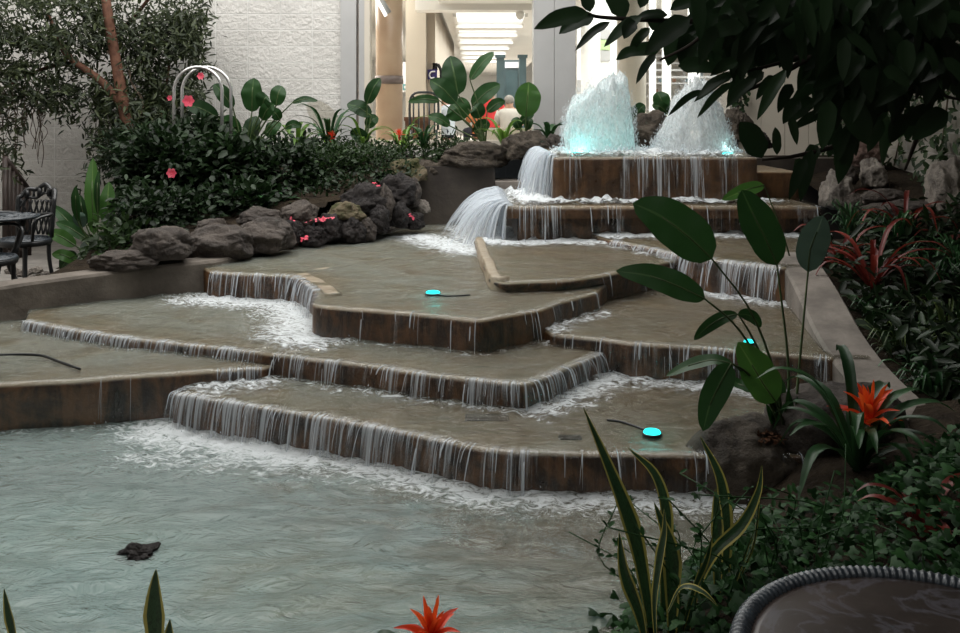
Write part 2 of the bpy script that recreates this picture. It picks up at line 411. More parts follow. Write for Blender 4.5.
# ------------------------------------------------------------ camera, light, world
cam = bpy.data.cameras.new('camera'); co = bpy.data.objects.new('camera', cam); COL.objects.link(co)
co.location = (0, 0, H); co.rotation_euler = (PI / 2, 0, 0)
cam.sensor_width = 36; cam.lens = 36 * F / 960; cam.shift_y = -(316.5 - HY) / 960; cam.clip_start = .05
S.camera = co
S.view_settings.view_transform = 'Standard'; S.view_settings.look = 'None'; S.view_settings.exposure = .12; S.view_settings.gamma = 1
w = bpy.data.worlds.new('world'); S.world = w; w.use_nodes = True
w.node_tree.nodes['Background'].inputs[0].default_value = (.75, .88, 1, 1); w.node_tree.nodes['Background'].inputs[1].default_value = .10
def area(name, loc, rot, sx, sy, power, col=(1, 1, 1)):
    l = bpy.data.lights.new(name, 'AREA'); l.shape = 'RECTANGLE'; l.size = sx; l.size_y = sy; l.energy = power; l.color = col
    o = bpy.data.objects.new(name, l); COL.objects.link(o); o.location = loc; o.rotation_euler = rot; return o
def point(name, loc, power, col, r=.05):
    l = bpy.data.lights.new(name, 'POINT'); l.energy = power; l.color = col; l.shadow_soft_size = r
    o = bpy.data.objects.new(name, l); COL.objects.link(o); o.location = loc; return o
area('court_skylight', (-2.2, 8.1, 5.2), (0, 0, 0), 8.4, 5.6, 700, (1, .985, .95))
area('near_fill_light', (-1.5, .6, 5.2), (0, 0, 0), 3.5, 3.0, 110, (1, .985, .95))  # added fill light for the foreground; the ceiling has no opening here
S.cycles.use_denoising = True; S.cycles.transparent_max_bounces = 40; S.cycles.max_bounces = 8

# ------------------------------------------------------------ court shell
WY = 11.5
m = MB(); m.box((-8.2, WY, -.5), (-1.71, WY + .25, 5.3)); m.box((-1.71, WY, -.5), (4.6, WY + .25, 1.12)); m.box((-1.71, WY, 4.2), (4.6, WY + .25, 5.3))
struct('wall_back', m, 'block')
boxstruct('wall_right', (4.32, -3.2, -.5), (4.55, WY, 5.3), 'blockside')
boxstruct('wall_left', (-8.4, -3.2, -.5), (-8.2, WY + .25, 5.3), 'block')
boxstruct('wall_front', (-8.4, -3.4, -.5), (4.55, -3.2, 5.3), 'conc')
m = MB(); m.box((-8.2, -3.2, 5.3), (4.4, 5.2, 5.45)); m.box((-8.2, 5.2, 5.3), (-6.6, WY, 5.45)); m.box((2.2, 5.2, 5.3), (4.4, WY, 5.45)); m.box((-6.6, 11., 5.3), (2.4, WY + .2, 5.45))
struct('ceiling', m, 'conc')
# terrace on the left, with the chairs
m = MB(); m.box((-8.2, 7.0, -.5), (-3.3, WY, 0.0)); m.box((-8.2, -3.2, -.5), (-4.7, 7.0, 0.0)); struct('floor', m, 'pave')

# ------------------------------------------------------------ window wall, frames, glass
m = MB(); m.box((-1.71, WY - .06, 1.0), (-1.52, WY + .2, 4.3)); m.box((-1.49, WY - .03, 1.0), (-1.36, WY + .2, 4.3)); struct('trim_1', m, 'greymetal')
m = MB(); m.box((-1.42, WY - .045, 1.0), (-1.355, WY + .19, 4.3)); struct('trim_2', m, 'cream')
m = MB(); m.box((.655, WY - .08, 1.0), (.905, WY + .25, 4.3)); m.box((.912, WY - .08, 1.0), (1.17, WY + .25, 4.3)); m.box((.9, WY - .05, 1.), (.92, WY + .2, 4.3)); struct('trim_3', m, 'greymetal')
m = MB(); m.box((3.13, WY - .05, 1.0), (3.17, WY + .2, 4.3)); struct('trim_4', m, 'iron')
m = MB()
for k in range(4): m.box((3.17 + k * .29, WY - .03, 1.0), (3.17 + k * .29 + .284, WY + .2, 4.3))
m.box((3.17, WY, 1.0), (4.35, WY + .15, 4.3)); struct('trim_5', m, 'cream')
for i, (a, b) in enumerate(((-1.355, .655), (1.17, 3.13))):
    m = MB(); m.box((a, WY + .08, 1.12), (b, WY + .09, 4.3)); o = struct('window_%d' % (i + 1), m, 'glass')
    m = MB(); m.box((a, WY + .02, 1.12), (b, WY + .16, 1.2)); m.box((a, WY + .02, 4.15), (b, WY + .16, 4.3)); struct('window_frame', m, 'cream', False, o)

# ------------------------------------------------------------ mall behind the glass
MF = .62
boxstruct('floor_mall', (-4.5, WY + .26, MF - .2), (9, 42, MF), 'mallfloor')
m = MB(); m.box((-4.5, WY + .26, 3.75), (-.62, 42, 4.0)); m.box((1.7, 13.5, 4.2), (9.5, 42, 4.5)); m.box((-.62, 13.4, 3.2), (1.7, 42, 3.4)); m.box((-.62, WY + .26, 3.5), (1.7, 13.4, 3.7)); m.box((1.7, WY + .26, 4.3), (9.5, 13.5, 4.5))
struct('ceiling_mall', m, 'white')
boxstruct('wall_mall_back', (-4.5, 42, 0), (9, 42.2, 4.5), 'white')
boxstruct('wall_mall_left', (-4.7, WY + .26, 0), (-4.5, 42, 4.5), 'white')
boxstruct('wall_mall_right', (9, WY + .26, 0), (9.2, 42, 4.5), 'white')
boxstruct('trim_6', Q(415, 10, 14.2) - V((0, 0, 0)), Q(532, -30, 14.2) + V((0, .4, 0)), 'white')        # white bulkhead over the passage
# beige flank wall of the passage, running back towards the vanishing point
m = MB(); d0, d1 = 15., 26.
m.box((-.86, d0, MF), (-.72, d1, 3.7)); struct('wall_passage', m, 'beigewall')
m = MB(); m.box((-1.18, 14.8, MF), (-.86, 15.1, 3.7)); struct('pillar_passage', m, 'cream')
# skylight ladder in the passage ceiling
for k in range(7):
    y0 = 15.0 + k * 1.9
    t = thing('skylight', (.45, y0 + .4, 3.15), 'glowing white skylight bar, %s in the passage ceiling' % ['nearest', 'second nearest', 'third from the glass', 'fourth from the glass', 'fifth from the glass', 'sixth from the glass', 'farthest'][k], 'skylight', 'row of skylights in the passage ceiling')
    m = MB(); sh = -.011 * (y0 - 15); m.box((-.38 + sh, y0, 3.12), (.72 + sh, y0 + 1.25, 3.16)); m.build('diffuser', M['lamp'], t, False)
    m = MB(); m.box((-.41 + sh, y0 + 1.25, 3.02), (.75 + sh, y0 + 1.88, 3.2)); m.box((-.43 + sh, y0, 3.08), (-.38 + sh, y0 + 1.88, 3.2)); m.box((.72 + sh, y0, 3.08), (.77 + sh, y0 + 1.88, 3.2)); m.build('beam', M['white'], t, False)
    area('skylight_lamp', (.17, y0 + .6, 3.08), (0, 0, 0), 1.0, 1.2, 30, (1, .97, .92))
area('mall_lamp', (-2.6, 16, 3.7), (0, 0, 0), 2.5, 6, 430, (1, .95, .88))
area('mall_lamp', (.5, 33, 3.1), (0, 0, 0), 3, 8, 600, (1, .97, .92))
area('mall_lamp', (4.2, 18.5, 4.15), (0, 0, 0), 4.5, 9, 620, (.97, 1, .98))
# marble column just inside the glass
t = thing('column', Q(388, 145, 12.5), 'tan marble column with a grey band just inside the left window', 'column')
x0, x1 = Q(375, 0, 12.6).x, Q(402, 0, 12.6).x
m = MB(); m.lathe([((x1 - x0) / 2, MF), ((x1 - x0) / 2, 4.0)], ((x0 + x1) / 2, 12.7, 0), 40); m.build('shaft', M['marble'], t)
m = MB(); m.lathe([((x1 - x0) / 2 + .012, 1.93), ((x1 - x0) / 2 + .012, 2.04)], ((x0 + x1) / 2, 12.7, 0), 40); m.build('ring_band', M['band'], t)
t = thing('hanging_lamp', Q(383, 8, 12.1), 'slanted bright tube lamp hanging at the top of the left window', 'lamp')
m = MB(); m.tube([Q(375, -4, 12.1), Q(386, 16, 12.1)], .022, 8); m.build('tube', M['lamp'], t)
m = MB(); m.tube([Q(378, -6, 12.15), Q(389, 13, 12.15)], .035, 8); m.build('reflector', M['greymetal'], t)
# wall plates and signs
t = thing('telephone_sign', Q(432, 74, 14.9), 'blue sign with a white telephone handset on the passage wall', 'sign')
a = Q(427.5, 79.5, 14.9); b = Q(437, 69.5, 14.9)
m = MB(); m.box((a.x, 14.88, a.z), (b.x, 14.95, b.z)); m.build('board', M['sign_blue'], t, False)
m = MB(); m.tube(spline([Q(435.2, 71.5, 14.86), Q(431, 72, 14.86), Q(429.5, 75.5, 14.86), Q(431.2, 78, 14.86), Q(434.5, 77.6, 14.86)], 12), .013, 6); m.build('handset_symbol', M['signwhite'], t)
t = thing('payphone', Q(436, 68, 15.2), 'dark wall telephone hanging above the blue telephone sign', 'telephone')
m = MB(); m.box(Q(432.5, 70, 15.0), Q(437.5, 63, 15.0) + V((0, .15, 0))); m.build('body', M['housing'], t, False)
m = MB(); m.tube(spline([Q(438, 64, 14.98), Q(441, 71, 14.98), Q(441, 80, 14.98)], 8), .028, 6); m.build('receiver', M['housing'], t)
t = thing('directory_sign', Q(410, 80, 16), 'white lit directory board with teal lettering behind the left window', 'sign')
a = Q(402, 92, 16); b = Q(418, 62, 16); m = MB(); m.box((a.x, 15.98, a.z), (b.x, 16.05, b.z)); m.build('board', M['signwhite'], t, False)
m = MB()
a = Q(403, 90, 15.97); b = Q(417.5, 84, 15.97); m.box((a.x, 15.96, a.z), (b.x, 15.975, b.z)); m.build('text_band', M['signtext'], t, False)
m = MB()
for k in range(6):
    a = Q(404.3 + k * 2.1, 88.3, 15.955); b = Q(405.5 + k * 2.1, 85.8, 15.955); m.box((a.x, 15.95, a.z), (b.x, 15.958, b.z))
m.build('lettering', M['signwhite'], t, False)
t = thing('security_camera', Q(520, 17, 14.35), 'white dome camera under the bulkhead at the top of the left window', 'camera')
m = MB(); m.lathe([(.03, .09), (.05, .06), (.07, .02), (.065, -.02), (.04, -.06), (.01, -.075)], Q(520, 15, 14.35), 20); m.build('dome', M['white'], t)
m = MB(); m.tube([Q(520, 9, 14.35), Q(520, 3, 14.35)], .02); m.build('bracket', M['white'], t)
# teal columns and shopfront on the right of the passage
for i, (a, b) in enumerate(((496.5, 504), (519, 526))):
    t = thing('teal_column', Q((a + b) / 2, 130, 21), 'teal square column %s the dark shopfront in the passage' % ('left of' if i == 0 else 'right of'), 'column')
    p = Q(a, 0, 21); q = Q(b, 0, 21); m = MB(); m.box((p.x, 20.9, MF), (q.x, 21.1, Q(0, 55, 21).z)); m.build('shaft', M['teal'], t, False)
    m = MB(); m.box((p.x - .03, 20.87, Q(0, 58, 21).z), (q.x + .03, 21.13, Q(0, 55, 21).z)); m.build('capital', M['teal'], t, False)
t = thing('shopfront', Q(512, 130, 22), 'dark teal shopfront between two columns at the passage end', 'shopfront')
p = Q(504, 0, 22); q = Q(520, 60, 22); m = MB(); m.box((p.x, 22, MF), (q.x, 22.3, q.z)); m.build('facade', M['darkteal'], t, False)
a = Q(506, 120, 21.98); b = Q(517.5, 72, 21.98); m = MB(); m.box((a.x, 21.96, MF), (b.x, 21.99, b.z)); m.build('door', M['teal'], t, False)
a = Q(505, 68, 21.98); b = Q(519, 62, 21.98); m = MB(); m.box((a.x, 21.95, a.z), (b.x, 21.99, b.z)); m.build('fascia', M['signwhite'], t, False)
# pillars behind the second window
for i, (a, b, d, lab, mt) in enumerate(((617, 646, 14, 'thick cream round pillar seen just right of the left fountain jet', 'cream'), (581, 600, 17, 'tall white pillar partly behind the left fountain jet', 'white'), (649, 656, 19, 'thin white pillar right beside the thick cream pillar', 'white'), (662, 671, 20, 'thin white pillar between the two fountain jets in the mall', 'white'), (688, 700, 22, 'white pillar behind the right fountain jet', 'white'))):
    t = thing('mall_pillar', V((Q((a + b) / 2, 0, d).x, d, MF)), lab, 'pillar', 'pillars behind the right window')
    r = (b - a) / 2 * d / F
    m = MB(); m.lathe([(r * 1.12, MF), (r * 1.12, MF + .12), (r, MF + .16), (r, 4.5)], (Q((a + b) / 2, 0, d).x, d, 0), 28); m.build('shaft', M[mt], t)
t = thing('balcony_facade', Q(610, 100, 21), 'white facade with grey window openings behind the left jet', 'facade')
m = MB(); m.box((Q(577, 0, 21).x, 21, MF), (Q(618, 0, 21).x, 21.2, 4.2)); m.build('panel', M['white'], t, False)
for (x0, y0, x1, y1, mt) in ((598, 29, 610, 39, 'greymetal'), (598, 51, 610, 61, 'greymetal'), (598, 40, 610, 50, 'palegreen'), (577, 80, 582, 92, 'greymetal')):
    a = Q(x0, y1, 20.98); b = Q(x1, y0, 20.98); m = MB(); m.box((a.x, 20.96, a.z), (b.x, 21.0, b.z)); m.build('window_opening', M[mt], t, False)
t = thing('shop_shelf', Q(690, 100, 24), 'cluttered shop display shelf far behind the right fountain jet', 'shelf')
m = MB()
for k in range(3): a = Q(648, 110 - k * 13, 24); b = Q(722, 108.5 - k * 13, 24); m.box((a.x, 24, a.z), (b.x, 24.4, b.z))
m.build('shelf_board', M['greymetal'], t, False)
for k in range(16):
    x = 650 + k * 4.5; y = 108 - (k * 7 % 3) * 13; h = 4 + R.random() * 5
    a = Q(x, y, 24.1); b = Q(x + 3.4, y - h, 24.1); m = MB(); m.box((a.x, 24.1, a.z), (b.x, 24.2, b.z)); tag(m.build('shop_goods', M[R.choice(['brown', 'signwhite', 'bshirt', 'marble', 'darkteal'])], None, False), 'tiny boxed item standing on the shop display shelf far behind the right jet', 'goods', 'goods on the far shop shelf')
t = thing('awning', Q(690, 68, 19), 'white slatted canopy behind the upper right window', 'canopy')
m = MB()
for k in range(4): a = Q(652, 78 - k * 7, 23 + k); b = Q(733, 76 - k * 7, 23 + k); m.box((a.x, 23 + k, a.z), (b.x, 23.5 + k, b.z))
m.build('slats', M['greymetal'], t, False)

# people sitting in the mall, seen from behind
def person(px, ytop, d, label, shirt, hair, face=0., arm=0):
    s = 1.; head = Q(px, ytop, d); base = V((head.x, d, head.z - 1.24))
    t = thing('person', base, label, 'person', 'people sitting in the mall')
    def L(x, y, z): c, sn = math.cos(face), math.sin(face); return base + V((x * c - y * sn, x * sn + y * c, z))
    nodes = {'pel': ((0, 0, .48), .15), 'wa': ((0, .0, .68), .135), 'ch': ((0, .02, .88), .16), 'ne': ((0, .03, 1.02), .06), 'hd': ((0, .05, 1.13), .095), 'hd2': ((0, .05, 1.2), .07),
             'sl': ((-.17, .02, .94), .06), 'el': ((-.24, .1, .7), .048), 'hl': ((-.14, .32, .66), .035), 'sr': ((.17, .02, .94), .06), 'er': ((.24, .1, .7), .048), 'hr': ((.14, .32, .66), .035),
             'kl': ((-.11, .42, .47), .075), 'fl': ((-.11, .45, .06), .045), 'tl': ((-.11, .58, .03), .04), 'kr': ((.11, .42, .47), .075), 'fr': ((.11, .45, .06), .045), 'tr': ((.11, .58, .03), .04)}
    ed = [('pel', 'wa'), ('wa', 'ch'), ('ch', 'ne'), ('ne', 'hd'), ('hd', 'hd2'), ('ch', 'sl'), ('sl', 'el'), ('el', 'hl'), ('ch', 'sr'), ('sr', 'er'), ('er', 'hr'), ('pel', 'kl'), ('kl', 'fl'), ('fl', 'tl'), ('pel', 'kr'), ('kr', 'fr'), ('fr', 'tr')]
    ks = list(nodes)
    me = bpy.data.meshes.new('body'); me.from_pydata([L(*nodes[k][0]) for k in ks], [(ks.index(a), ks.index(b)) for a, b in ed], [])
    o = link('body', me, t); md = o.modifiers.new('skin', 'SKIN')
    for i, k in enumerate(ks):
        sv = me.skin_vertices[0].data[i]; sv.radius = (nodes[k][1],) * 2; sv.use_root = (k == 'pel')
    o.modifiers.new('sub', 'SUBSURF').levels = 1; me.materials.append(M['skin'])
    def lump(name, c, r, mat, seed=1):
        m = MB(); b = bmesh.new(); bmesh.ops.create_icosphere(b, subdivisions=3, radius=1)
        vs = [L(c[0] + v.co.x * r[0], c[1] + v.co.y * r[1], c[2] + v.co.z * r[2]) for v in b.verts]; b.verts.index_update()
        m.add(vs, [tuple(v.index for v in f.verts) for f in b.faces]); b.free(); m.build(name, mat, t)
    m = MB()   # shirt: a lofted tunic round the torso with short sleeves
    rings = [(.44, .19, .15), (.6, .175, .145), (.75, .18, .15), (.9, .215, .15), (.97, .19, .12), (1.0, .08, .075)]; n = 20
    vs = [L(a * math.cos(2 * PI * k / n), .01 + b_ * math.sin(2 * PI * k / n), z) for z, a, b_ in rings for k in range(n)]
    m.add(vs, [(i * n + k, i * n + (k + 1) % n, (i + 1) * n + (k + 1) % n, (i + 1) * n + k) for i in range(5) for k in range(n)])
    for sx in (-1, 1): m.tube([L(sx * .16, .02, .94), L(sx * .22, .06, .83), L(sx * .245, .1, .72)], [.085, .078, .07], 12)
    m.build('shirt', shirt, t)
    lump('hair', (0, .03, 1.165), (.098, .105, .095), hair)
    m = MB(); m.tube([L(-.11, .05, .5), L(-.11, .42, .49), L(-.11, .45, .1)], [.12, .095, .07], 10); m.tube([L(.11, .05, .5), L(.11, .42, .49), L(.11, .45, .1)], [.12, .095, .07], 10)
    m.tube([L(-.12, .02, .5), L(.12, .02, .5)], .14, 10); m.build('trousers', M['navy'], t)
    # the bench seat that carries them
    return t, base
ppl = [(491, 88, 19, 'person in a red shirt sitting with their back to the left window', M['red'], M['hairfair'], .1),
       (509, 96, 18, 'person in a pale grey shirt sitting right of the red shirt', M['wshirt'], M['hairgrey'], -.2),
       (480, 98, 21, 'person in an orange top sitting left of the red shirt', M['oshirt'], M['hair'], .5),
       (447, 92, 17.5, 'person in a pale blue shirt sitting behind the tall paddle leaves', M['bshirt'], M['hairgrey'], .9)]
for p in ppl:
    t, b = person(*p)
    s = thing('stool', V((b.x, b.y, MF)), 'dark round stool under the ' + p[3].split(' sitting')[0], 'stool', 'stools in the mall')
    m = MB(); m.lathe([(.05, b.z + .3), (.19, b.z + .32), (.2, b.z + .35), (.18, b.z + .37)], (b.x, b.y, 0), 20); m.build('seat', M['brown'], s)
    m = MB(); m.lathe([(.17, MF), (.17, MF + .02), (.03, MF + .05), (.03, b.z + .31)], (b.x, b.y, 0), 16); m.build('pedestal', M['iron'], s)
t = thing('bench', Q(505, 140, 14.2), 'low pale bench back along the bottom of the left window', 'bench')
m = MB(); m.box((Q(484, 0, 14.2).x, 14.2, MF), (Q(532, 0, 14.2).x, 14.28, Q(0, 128, 14.2).z)); m.build('backrest', M['cream'], t, False)
m = MB(); m.box((Q(484, 0, 14.2).x, 14.28, MF + .3), (Q(532, 0, 14.2).x, 14.7, MF + .38)); m.build('seat', M['cream'], t, False)
t = thing('cafe_table', V((Q(412, 0, 13.8).x, 13.8, MF)), 'brown cafe table behind the left window beside the column', 'table')
m = MB(); m.box(Q(404, 121, 13.6), Q(431, 117, 13.6) + V((0, .6, 0))); m.build('tabletop', M['brown'], t, False)
m = MB(); m.box((Q(405, 0, 13.7).x, 13.7, MF), (Q(430, 0, 13.7).x, 13.74, Q(0, 121, 13.7).z)); m.build('apron_panel', M['brown'], t, False)
t = thing('cafe_chair', V((Q(424, 0, 14.2).x, 13.3, MF)), 'grey slatted chair back standing at the brown cafe table', 'chair')
m = MB(); cxx = Q(424, 0, 13.3).x
m.tube(spline([(cxx - .2, 13.3, 1.3), (cxx - .19, 13.3, 1.75), (cxx, 13.3, 1.83), (cxx + .19, 13.3, 1.75), (cxx + .2, 13.3, 1.3)], 20), .02, 6)
for k in range(5): m.tube([(cxx - .15 + k * .075, 13.3, 1.25), (cxx - .15 + k * .075, 13.3, 1.78)], .014, 5)
m.build('backrest', M['ironblue'], t)
m = MB(); m.box((cxx - .2, 12.9, 1.06), (cxx + .2, 13.3, 1.1)); m.build('seat', M['ironblue'], t, False)
for sx, sy in ((-.18, 12.93), (.18, 12.93), (-.18, 13.28), (.18, 13.28)):
    m = MB(); m.tube([(cxx + sx, sy, MF), (cxx + sx, sy, 1.08 if sy < 13 else 1.3)], .018, 6); m.build('leg', M['ironblue'], t)
# ------------------------------------------------------------ the fountain: tiers, water, falls
def px(z, *pts): return [P(x, y, z).xy.to_tuple() for x, y in pts]
ZW = -.15
T = {}   # name -> (z, front lip polyline, closed outline)
def tier(name, z, front, back): T[name] = (z, front, front + back)
tier('J', .02, px(.02, (172, 394), (204, 399), (280, 411), (345, 422), (400, 433), (427, 438), (460, 446), (497, 452), (587, 455), (705, 456)) + [(1.5, 4.15)],
     [(2.02, 4.2), (2.02, 5.6), (-.9, 6.0), (-1.45, 5.6)])
tier('I', .09, [(-4.75, 5.0)] + px(.09, (0, 386), (60, 383), (122, 378), (175, 375), (213, 372), (262, 369)), [(-1.0, 5.6), (-1.5, 6.3), (-2.6, 6.5), (-3.5, 6.7), (-4.75, 5.9)])
tier('H', .15, px(.15, (24, 322), (60, 329), (111, 337), (180, 345), (230, 350), (280, 356), (330, 362), (375, 367), (430, 376), (480, 381), (526, 386), (560, 372), (600, 355)),
     [(.8, 5.8), (.8, 7), (-2, 7.7), (-3.3, 6.9)])
tier('G', .345, px(.345, (212, 273), (250, 275), (287, 276), (299, 278), (309, 286), (317, 294), (314, 300), (310, 306), (340, 309), (380, 312), (420, 315), (451, 318), (480, 322), (512, 316), (542, 311), (560, 303), (597, 294)),
     [(.95, 6.7), (1.2, 8.4), (.6, 10.4), (-1, 10.4), (-1.9, 9.2), (-2.6, 8.0)])
tier('E', .22, px(.22, (551, 335), (590, 339), (640, 345), (680, 347), (720, 350), (775, 355), (830, 359)), [(2.1, 5.0), (2.3, 7.0), (.6, 7.5), (.3, 6.0)])
tier('D', .42, px(.42, (474, 240), (490, 280), (504, 284), (540, 282), (570, 281), (600, 277), (640, 269), (665, 263), (690, 258)), [(2.0, 7.7), (2.0, 8.3), (0, 8.4)])
tier('F', .47, px(.47, (612, 241), (640, 246), (670, 253), (700, 258), (740, 263), (782, 268)), [(2.35, 6.5), (3.1, 8.2), (2.9, 8.4), (.9, 8.4)])
def resample(pl, step):
    out = [V((*pl[0], 0))]
    for a, b in zip(pl, pl[1:]):
        a, b = V((*a, 0)), V((*b, 0)); n = max(1, round((b - a).length / step))
        out += [a.lerp(b, k / n) for k in range(1, n + 1)]
    return out
def wob(p, amp=.012, sc=6): return V((noise.noise(p * sc) * amp + noise.noise(p * sc * 3.7) * amp * .5, noise.noise(p * sc + V((9, 3, 1))) * amp, 0))
def smoothline(pts, it=2):
    for _ in range(it):
        pts = [pts[0]] + [pts[i] * .5 + (pts[i - 1] + pts[i + 1]) * .25 for i in range(1, len(pts) - 1)] + [pts[-1]]
    return pts
LIP = {}
for k, (z, fr, outl) in T.items():
    LIP[k] = smoothline([p + wob(p) for p in resample(fr, .05)])
OUT = {k: LIP[k] + [V((*p, 0)) for p in T[k][2][len(T[k][1]):]] for k in T}
def prism(outl, z, zb, chamfer=.018, over=0.):
    """worn slab: chamfered lip, vertical face, capped"""
    b = bmesh.new(); n = len(outl)
    area_ = sum(outl[i].x * outl[(i + 1) % n].y - outl[(i + 1) % n].x * outl[i].y for i in range(n))
    if area_ < 0: outl = outl[::-1]
    def off(d):
        r = []
        for i in range(n):
            t = (outl[(i + 1) % n] - outl[i - 1]); t.normalize(); r.append(outl[i] + V((-t.y, t.x, 0)) * d)
        return r
    rows = []
    for d, zz in ((chamfer, z), (chamfer * .25, z - chamfer * .35), (0, z - chamfer * 1.2), (over, z - .5 * (z - zb) if not over else z - .07), (over, zb)):
        rows.append([b.verts.new((p.x + noise.noise(V((p.x * 5, p.y * 5, zz * 7))) * .006, p.y + noise.noise(V((p.x * 5, p.y * 5, zz * 7 + 9))) * .006, zz)) for p in off(d)])
    for i in range(len(rows) - 1):
        for k in range(n): b.faces.new((rows[i][k], rows[i + 1][k], rows[i + 1][(k + 1) % n], rows[i][(k + 1) % n]))
    b.faces.new(rows[0])
    bmesh.ops.triangulate(b, faces=[f for f in b.faces if len(f.verts) > 4])
    bmesh.ops.recalc_face_normals(b, faces=b.faces)
    m = MB(); b.verts.index_update(); m.add([v.co.copy() for v in b.verts], [tuple(v.index for v in f.verts) for f in b.faces]); b.free(); return m
def segd(P_, pl):
    """distance from points (n,2) to a polyline"""
    best = np.full(len(P_), 1e9)
    for a, b in zip(pl, pl[1:]):
        a = np.array(a[:2]); d = np.array(b[:2]) - a; t = np.clip(((P_ - a) @ d) / max(1e-9, d @ d), 0, 1)
        best = np.minimum(best, np.linalg.norm(P_ - a - t[:, None] * d, axis=1))
    return best
def sheet(outl, z, step, sources, wave=.006, foamlift=.03, lip=None):
    b = bmesh.new(); vs = [b.verts.new((p.x, p.y, z)) for p in outl]; b.faces.new(vs); bmesh.ops.triangulate(b, faces=b.faces[:])
    xs = [p.x for p in outl]; ys = [p.y for p in outl]
    for ax, lo, hi in ((0, min(xs), max(xs)), (1, min(ys), max(ys))):
        x = lo + step * .53
        while x < hi:
            co_ = V((x, 0, z)) if ax == 0 else V((0, x, z)); no = V((1, 0, 0)) if ax == 0 else V((0, 1, 0))
            bmesh.ops.bisect_plane(b, geom=b.verts[:] + b.edges[:] + b.faces[:], plane_co=co_, plane_no=no, dist=1e-5); x += step
    b.verts.index_update()
    A = np.array([v.co[:2] for v in b.verts]); foam = np.zeros(len(A))
    for pl, s_, r_ in sources: foam = np.maximum(foam, s_ * np.exp(-(segd(A, pl) / r_) ** 1.5))
    m = MB(); vv = []
    edge = segd(A, [tuple(p.xy) for p in outl] + [tuple(outl[0].xy)])
    for (x, y), f, e in zip(A, foam, edge):
        k = min(1, e / .08)
        h = noise.noise(V((x * 4, y * 7, z))) * wave + noise.noise(V((x * 11, y * 16, z + 3))) * wave * .6
        h += f * foamlift * (noise.noise(V((x * 15, y * 15, 1.7))) * .8 + noise.noise(V((x * 37, y * 37, 5.1))) * .6 + .25)
        vv.append((x, y, z + h * k))
    m.add(vv, [tuple(v.index for v in f.verts) for f in b.faces], None, [float(x) for x in foam]); b.free()
    if lip is not None: e = np.clip(segd(A, [tuple(p.xy) for p in lip]) / .42, 0, 1); m.b = [float(x) for x in e * e * (3 - 2 * e)]
    return m
def arcs(pl):
    s_ = [0.]
    for a, b in zip(pl, pl[1:]): s_.append(s_[-1] + (b - a).length)
    return s_
def waterfall(name, pl, z, zb, dens, parent, side=1, sp=.28, strands=22, seed=0, step=.025, froth=False, mat='falls'):
    """sheet of water that slips over a lip and falls free; dens(s 0..1) is how closed it is; bright strands ride on it"""
    pts = resample([tuple(p.xy) for p in pl], step); S_ = arcs(pts); n = len(pts); tot = S_[-1]
    if not callable(dens): dd = dens; dens = lambda u: dd
    if not callable(zb): zz = zb; zb = lambda u: zz
    nor = []
    for i in range(n):
        t = (pts[min(i + 2, n - 1)] - pts[max(i - 2, 0)]).normalized(); nor.append(V((t.y, -t.x, 0)) * side)
    def prof(i, q, sp_):   # q in 0..1
        u = S_[i] / tot; h = z + .012 - zb(u); fall = h * q; t = math.sqrt(2 * fall / 9.81)
        return pts[i] + nor[i] * (.012 + sp_ * t) + V((0, 0, z + .012 - fall))
    m = MB(); vs = []; uv = []; at = []; QN = 9
    for i in range(n):
        u = S_[i] / tot; v_ = sp * (.75 + .5 * noise.noise(V((S_[i] * 9, seed, 0))))
        vs.append(pts[i] - nor[i] * .05 + V((0, 0, z + .013))); uv.append((S_[i], -.05)); at.append(dens(u) * .6)
        for k in range(QN):
            q = (k / (QN - 1)) ** 1.5; vs.append(prof(i, q, v_)); uv.append((S_[i], q * (z - zb(u)))); at.append(dens(u) * (1 - .25 * q))
    Wn = QN + 1
    m.add(vs, [(i * Wn + k, (i + 1) * Wn + k, (i + 1) * Wn + k + 1, i * Wn + k + 1) for i in range(n - 1) for k in range(Wn - 1)], uv, at)
    o = m.build(name, M[mat], parent)
    m = MB(); rr = random.Random(seed + 5); cnt = int(tot * strands * 1.5)
    for _ in range(cnt):
        i = rr.randrange(n); u = S_[i] / tot
        if rr.random() > (dens(u) * 1.1 + .05) * (1 if froth else sm(-.35, .35, noise.noise(V((S_[i] * 11, seed * 3.3, 7))))): continue
        i2 = min(n - 1, max(0, i + rr.choice((-1, 0, 0, 1)))); q0 = 0 if rr.random() < .75 else rr.random() * .4; q1 = q0 + rr.uniform(.3, 1); v_ = sp * rr.uniform(.8, 1.25); rad = rr.choice((.0008, .0012, .0016, .0032)) * rr.uniform(.7, 1.2) * (1 + (.6 if froth else 0))
        pp = []
        for k in range(6):
            q = min(1, lerp(q0, q1, k / 5)) ** 1.3
            a = prof(i, q, v_); b = prof(i2, q, v_); pp.append(a.lerp(b, k / 5 * .5) + nor[i] * .006 + V((rr.gauss(0, .0006), 0, 0)))
        if q0 == 0: pp.insert(0, pts[i] - nor[i] * .03 + V((0, 0, z + .015)))
        m.tube(pp, [rad * (.5 + 1.1 * math.sin(PI * min(1, (k + .6) / (len(pp)))) * .8) for k in range(len(pp))], 5)
    for _ in range(int(tot * strands * .9)):      # splash beads where it lands
        i = rr.randrange(n); u = S_[i] / tot
        if rr.random() > dens(u): continue
        c = prof(i, 1, sp) + nor[i] * abs(rr.gauss(0, .03)) + V((0, 0, abs(rr.gauss(0, .02)))); r_ = rr.uniform(.002, .005)
        m.tube([c, c + V((rr.gauss(0, .5), rr.gauss(0, .5), 1)) * r_ * 2], [r_, r_ * .3], 5)
    if m.v: m.build('water_strands', M['strand'], o)['kind'] = 'stuff'
    return o
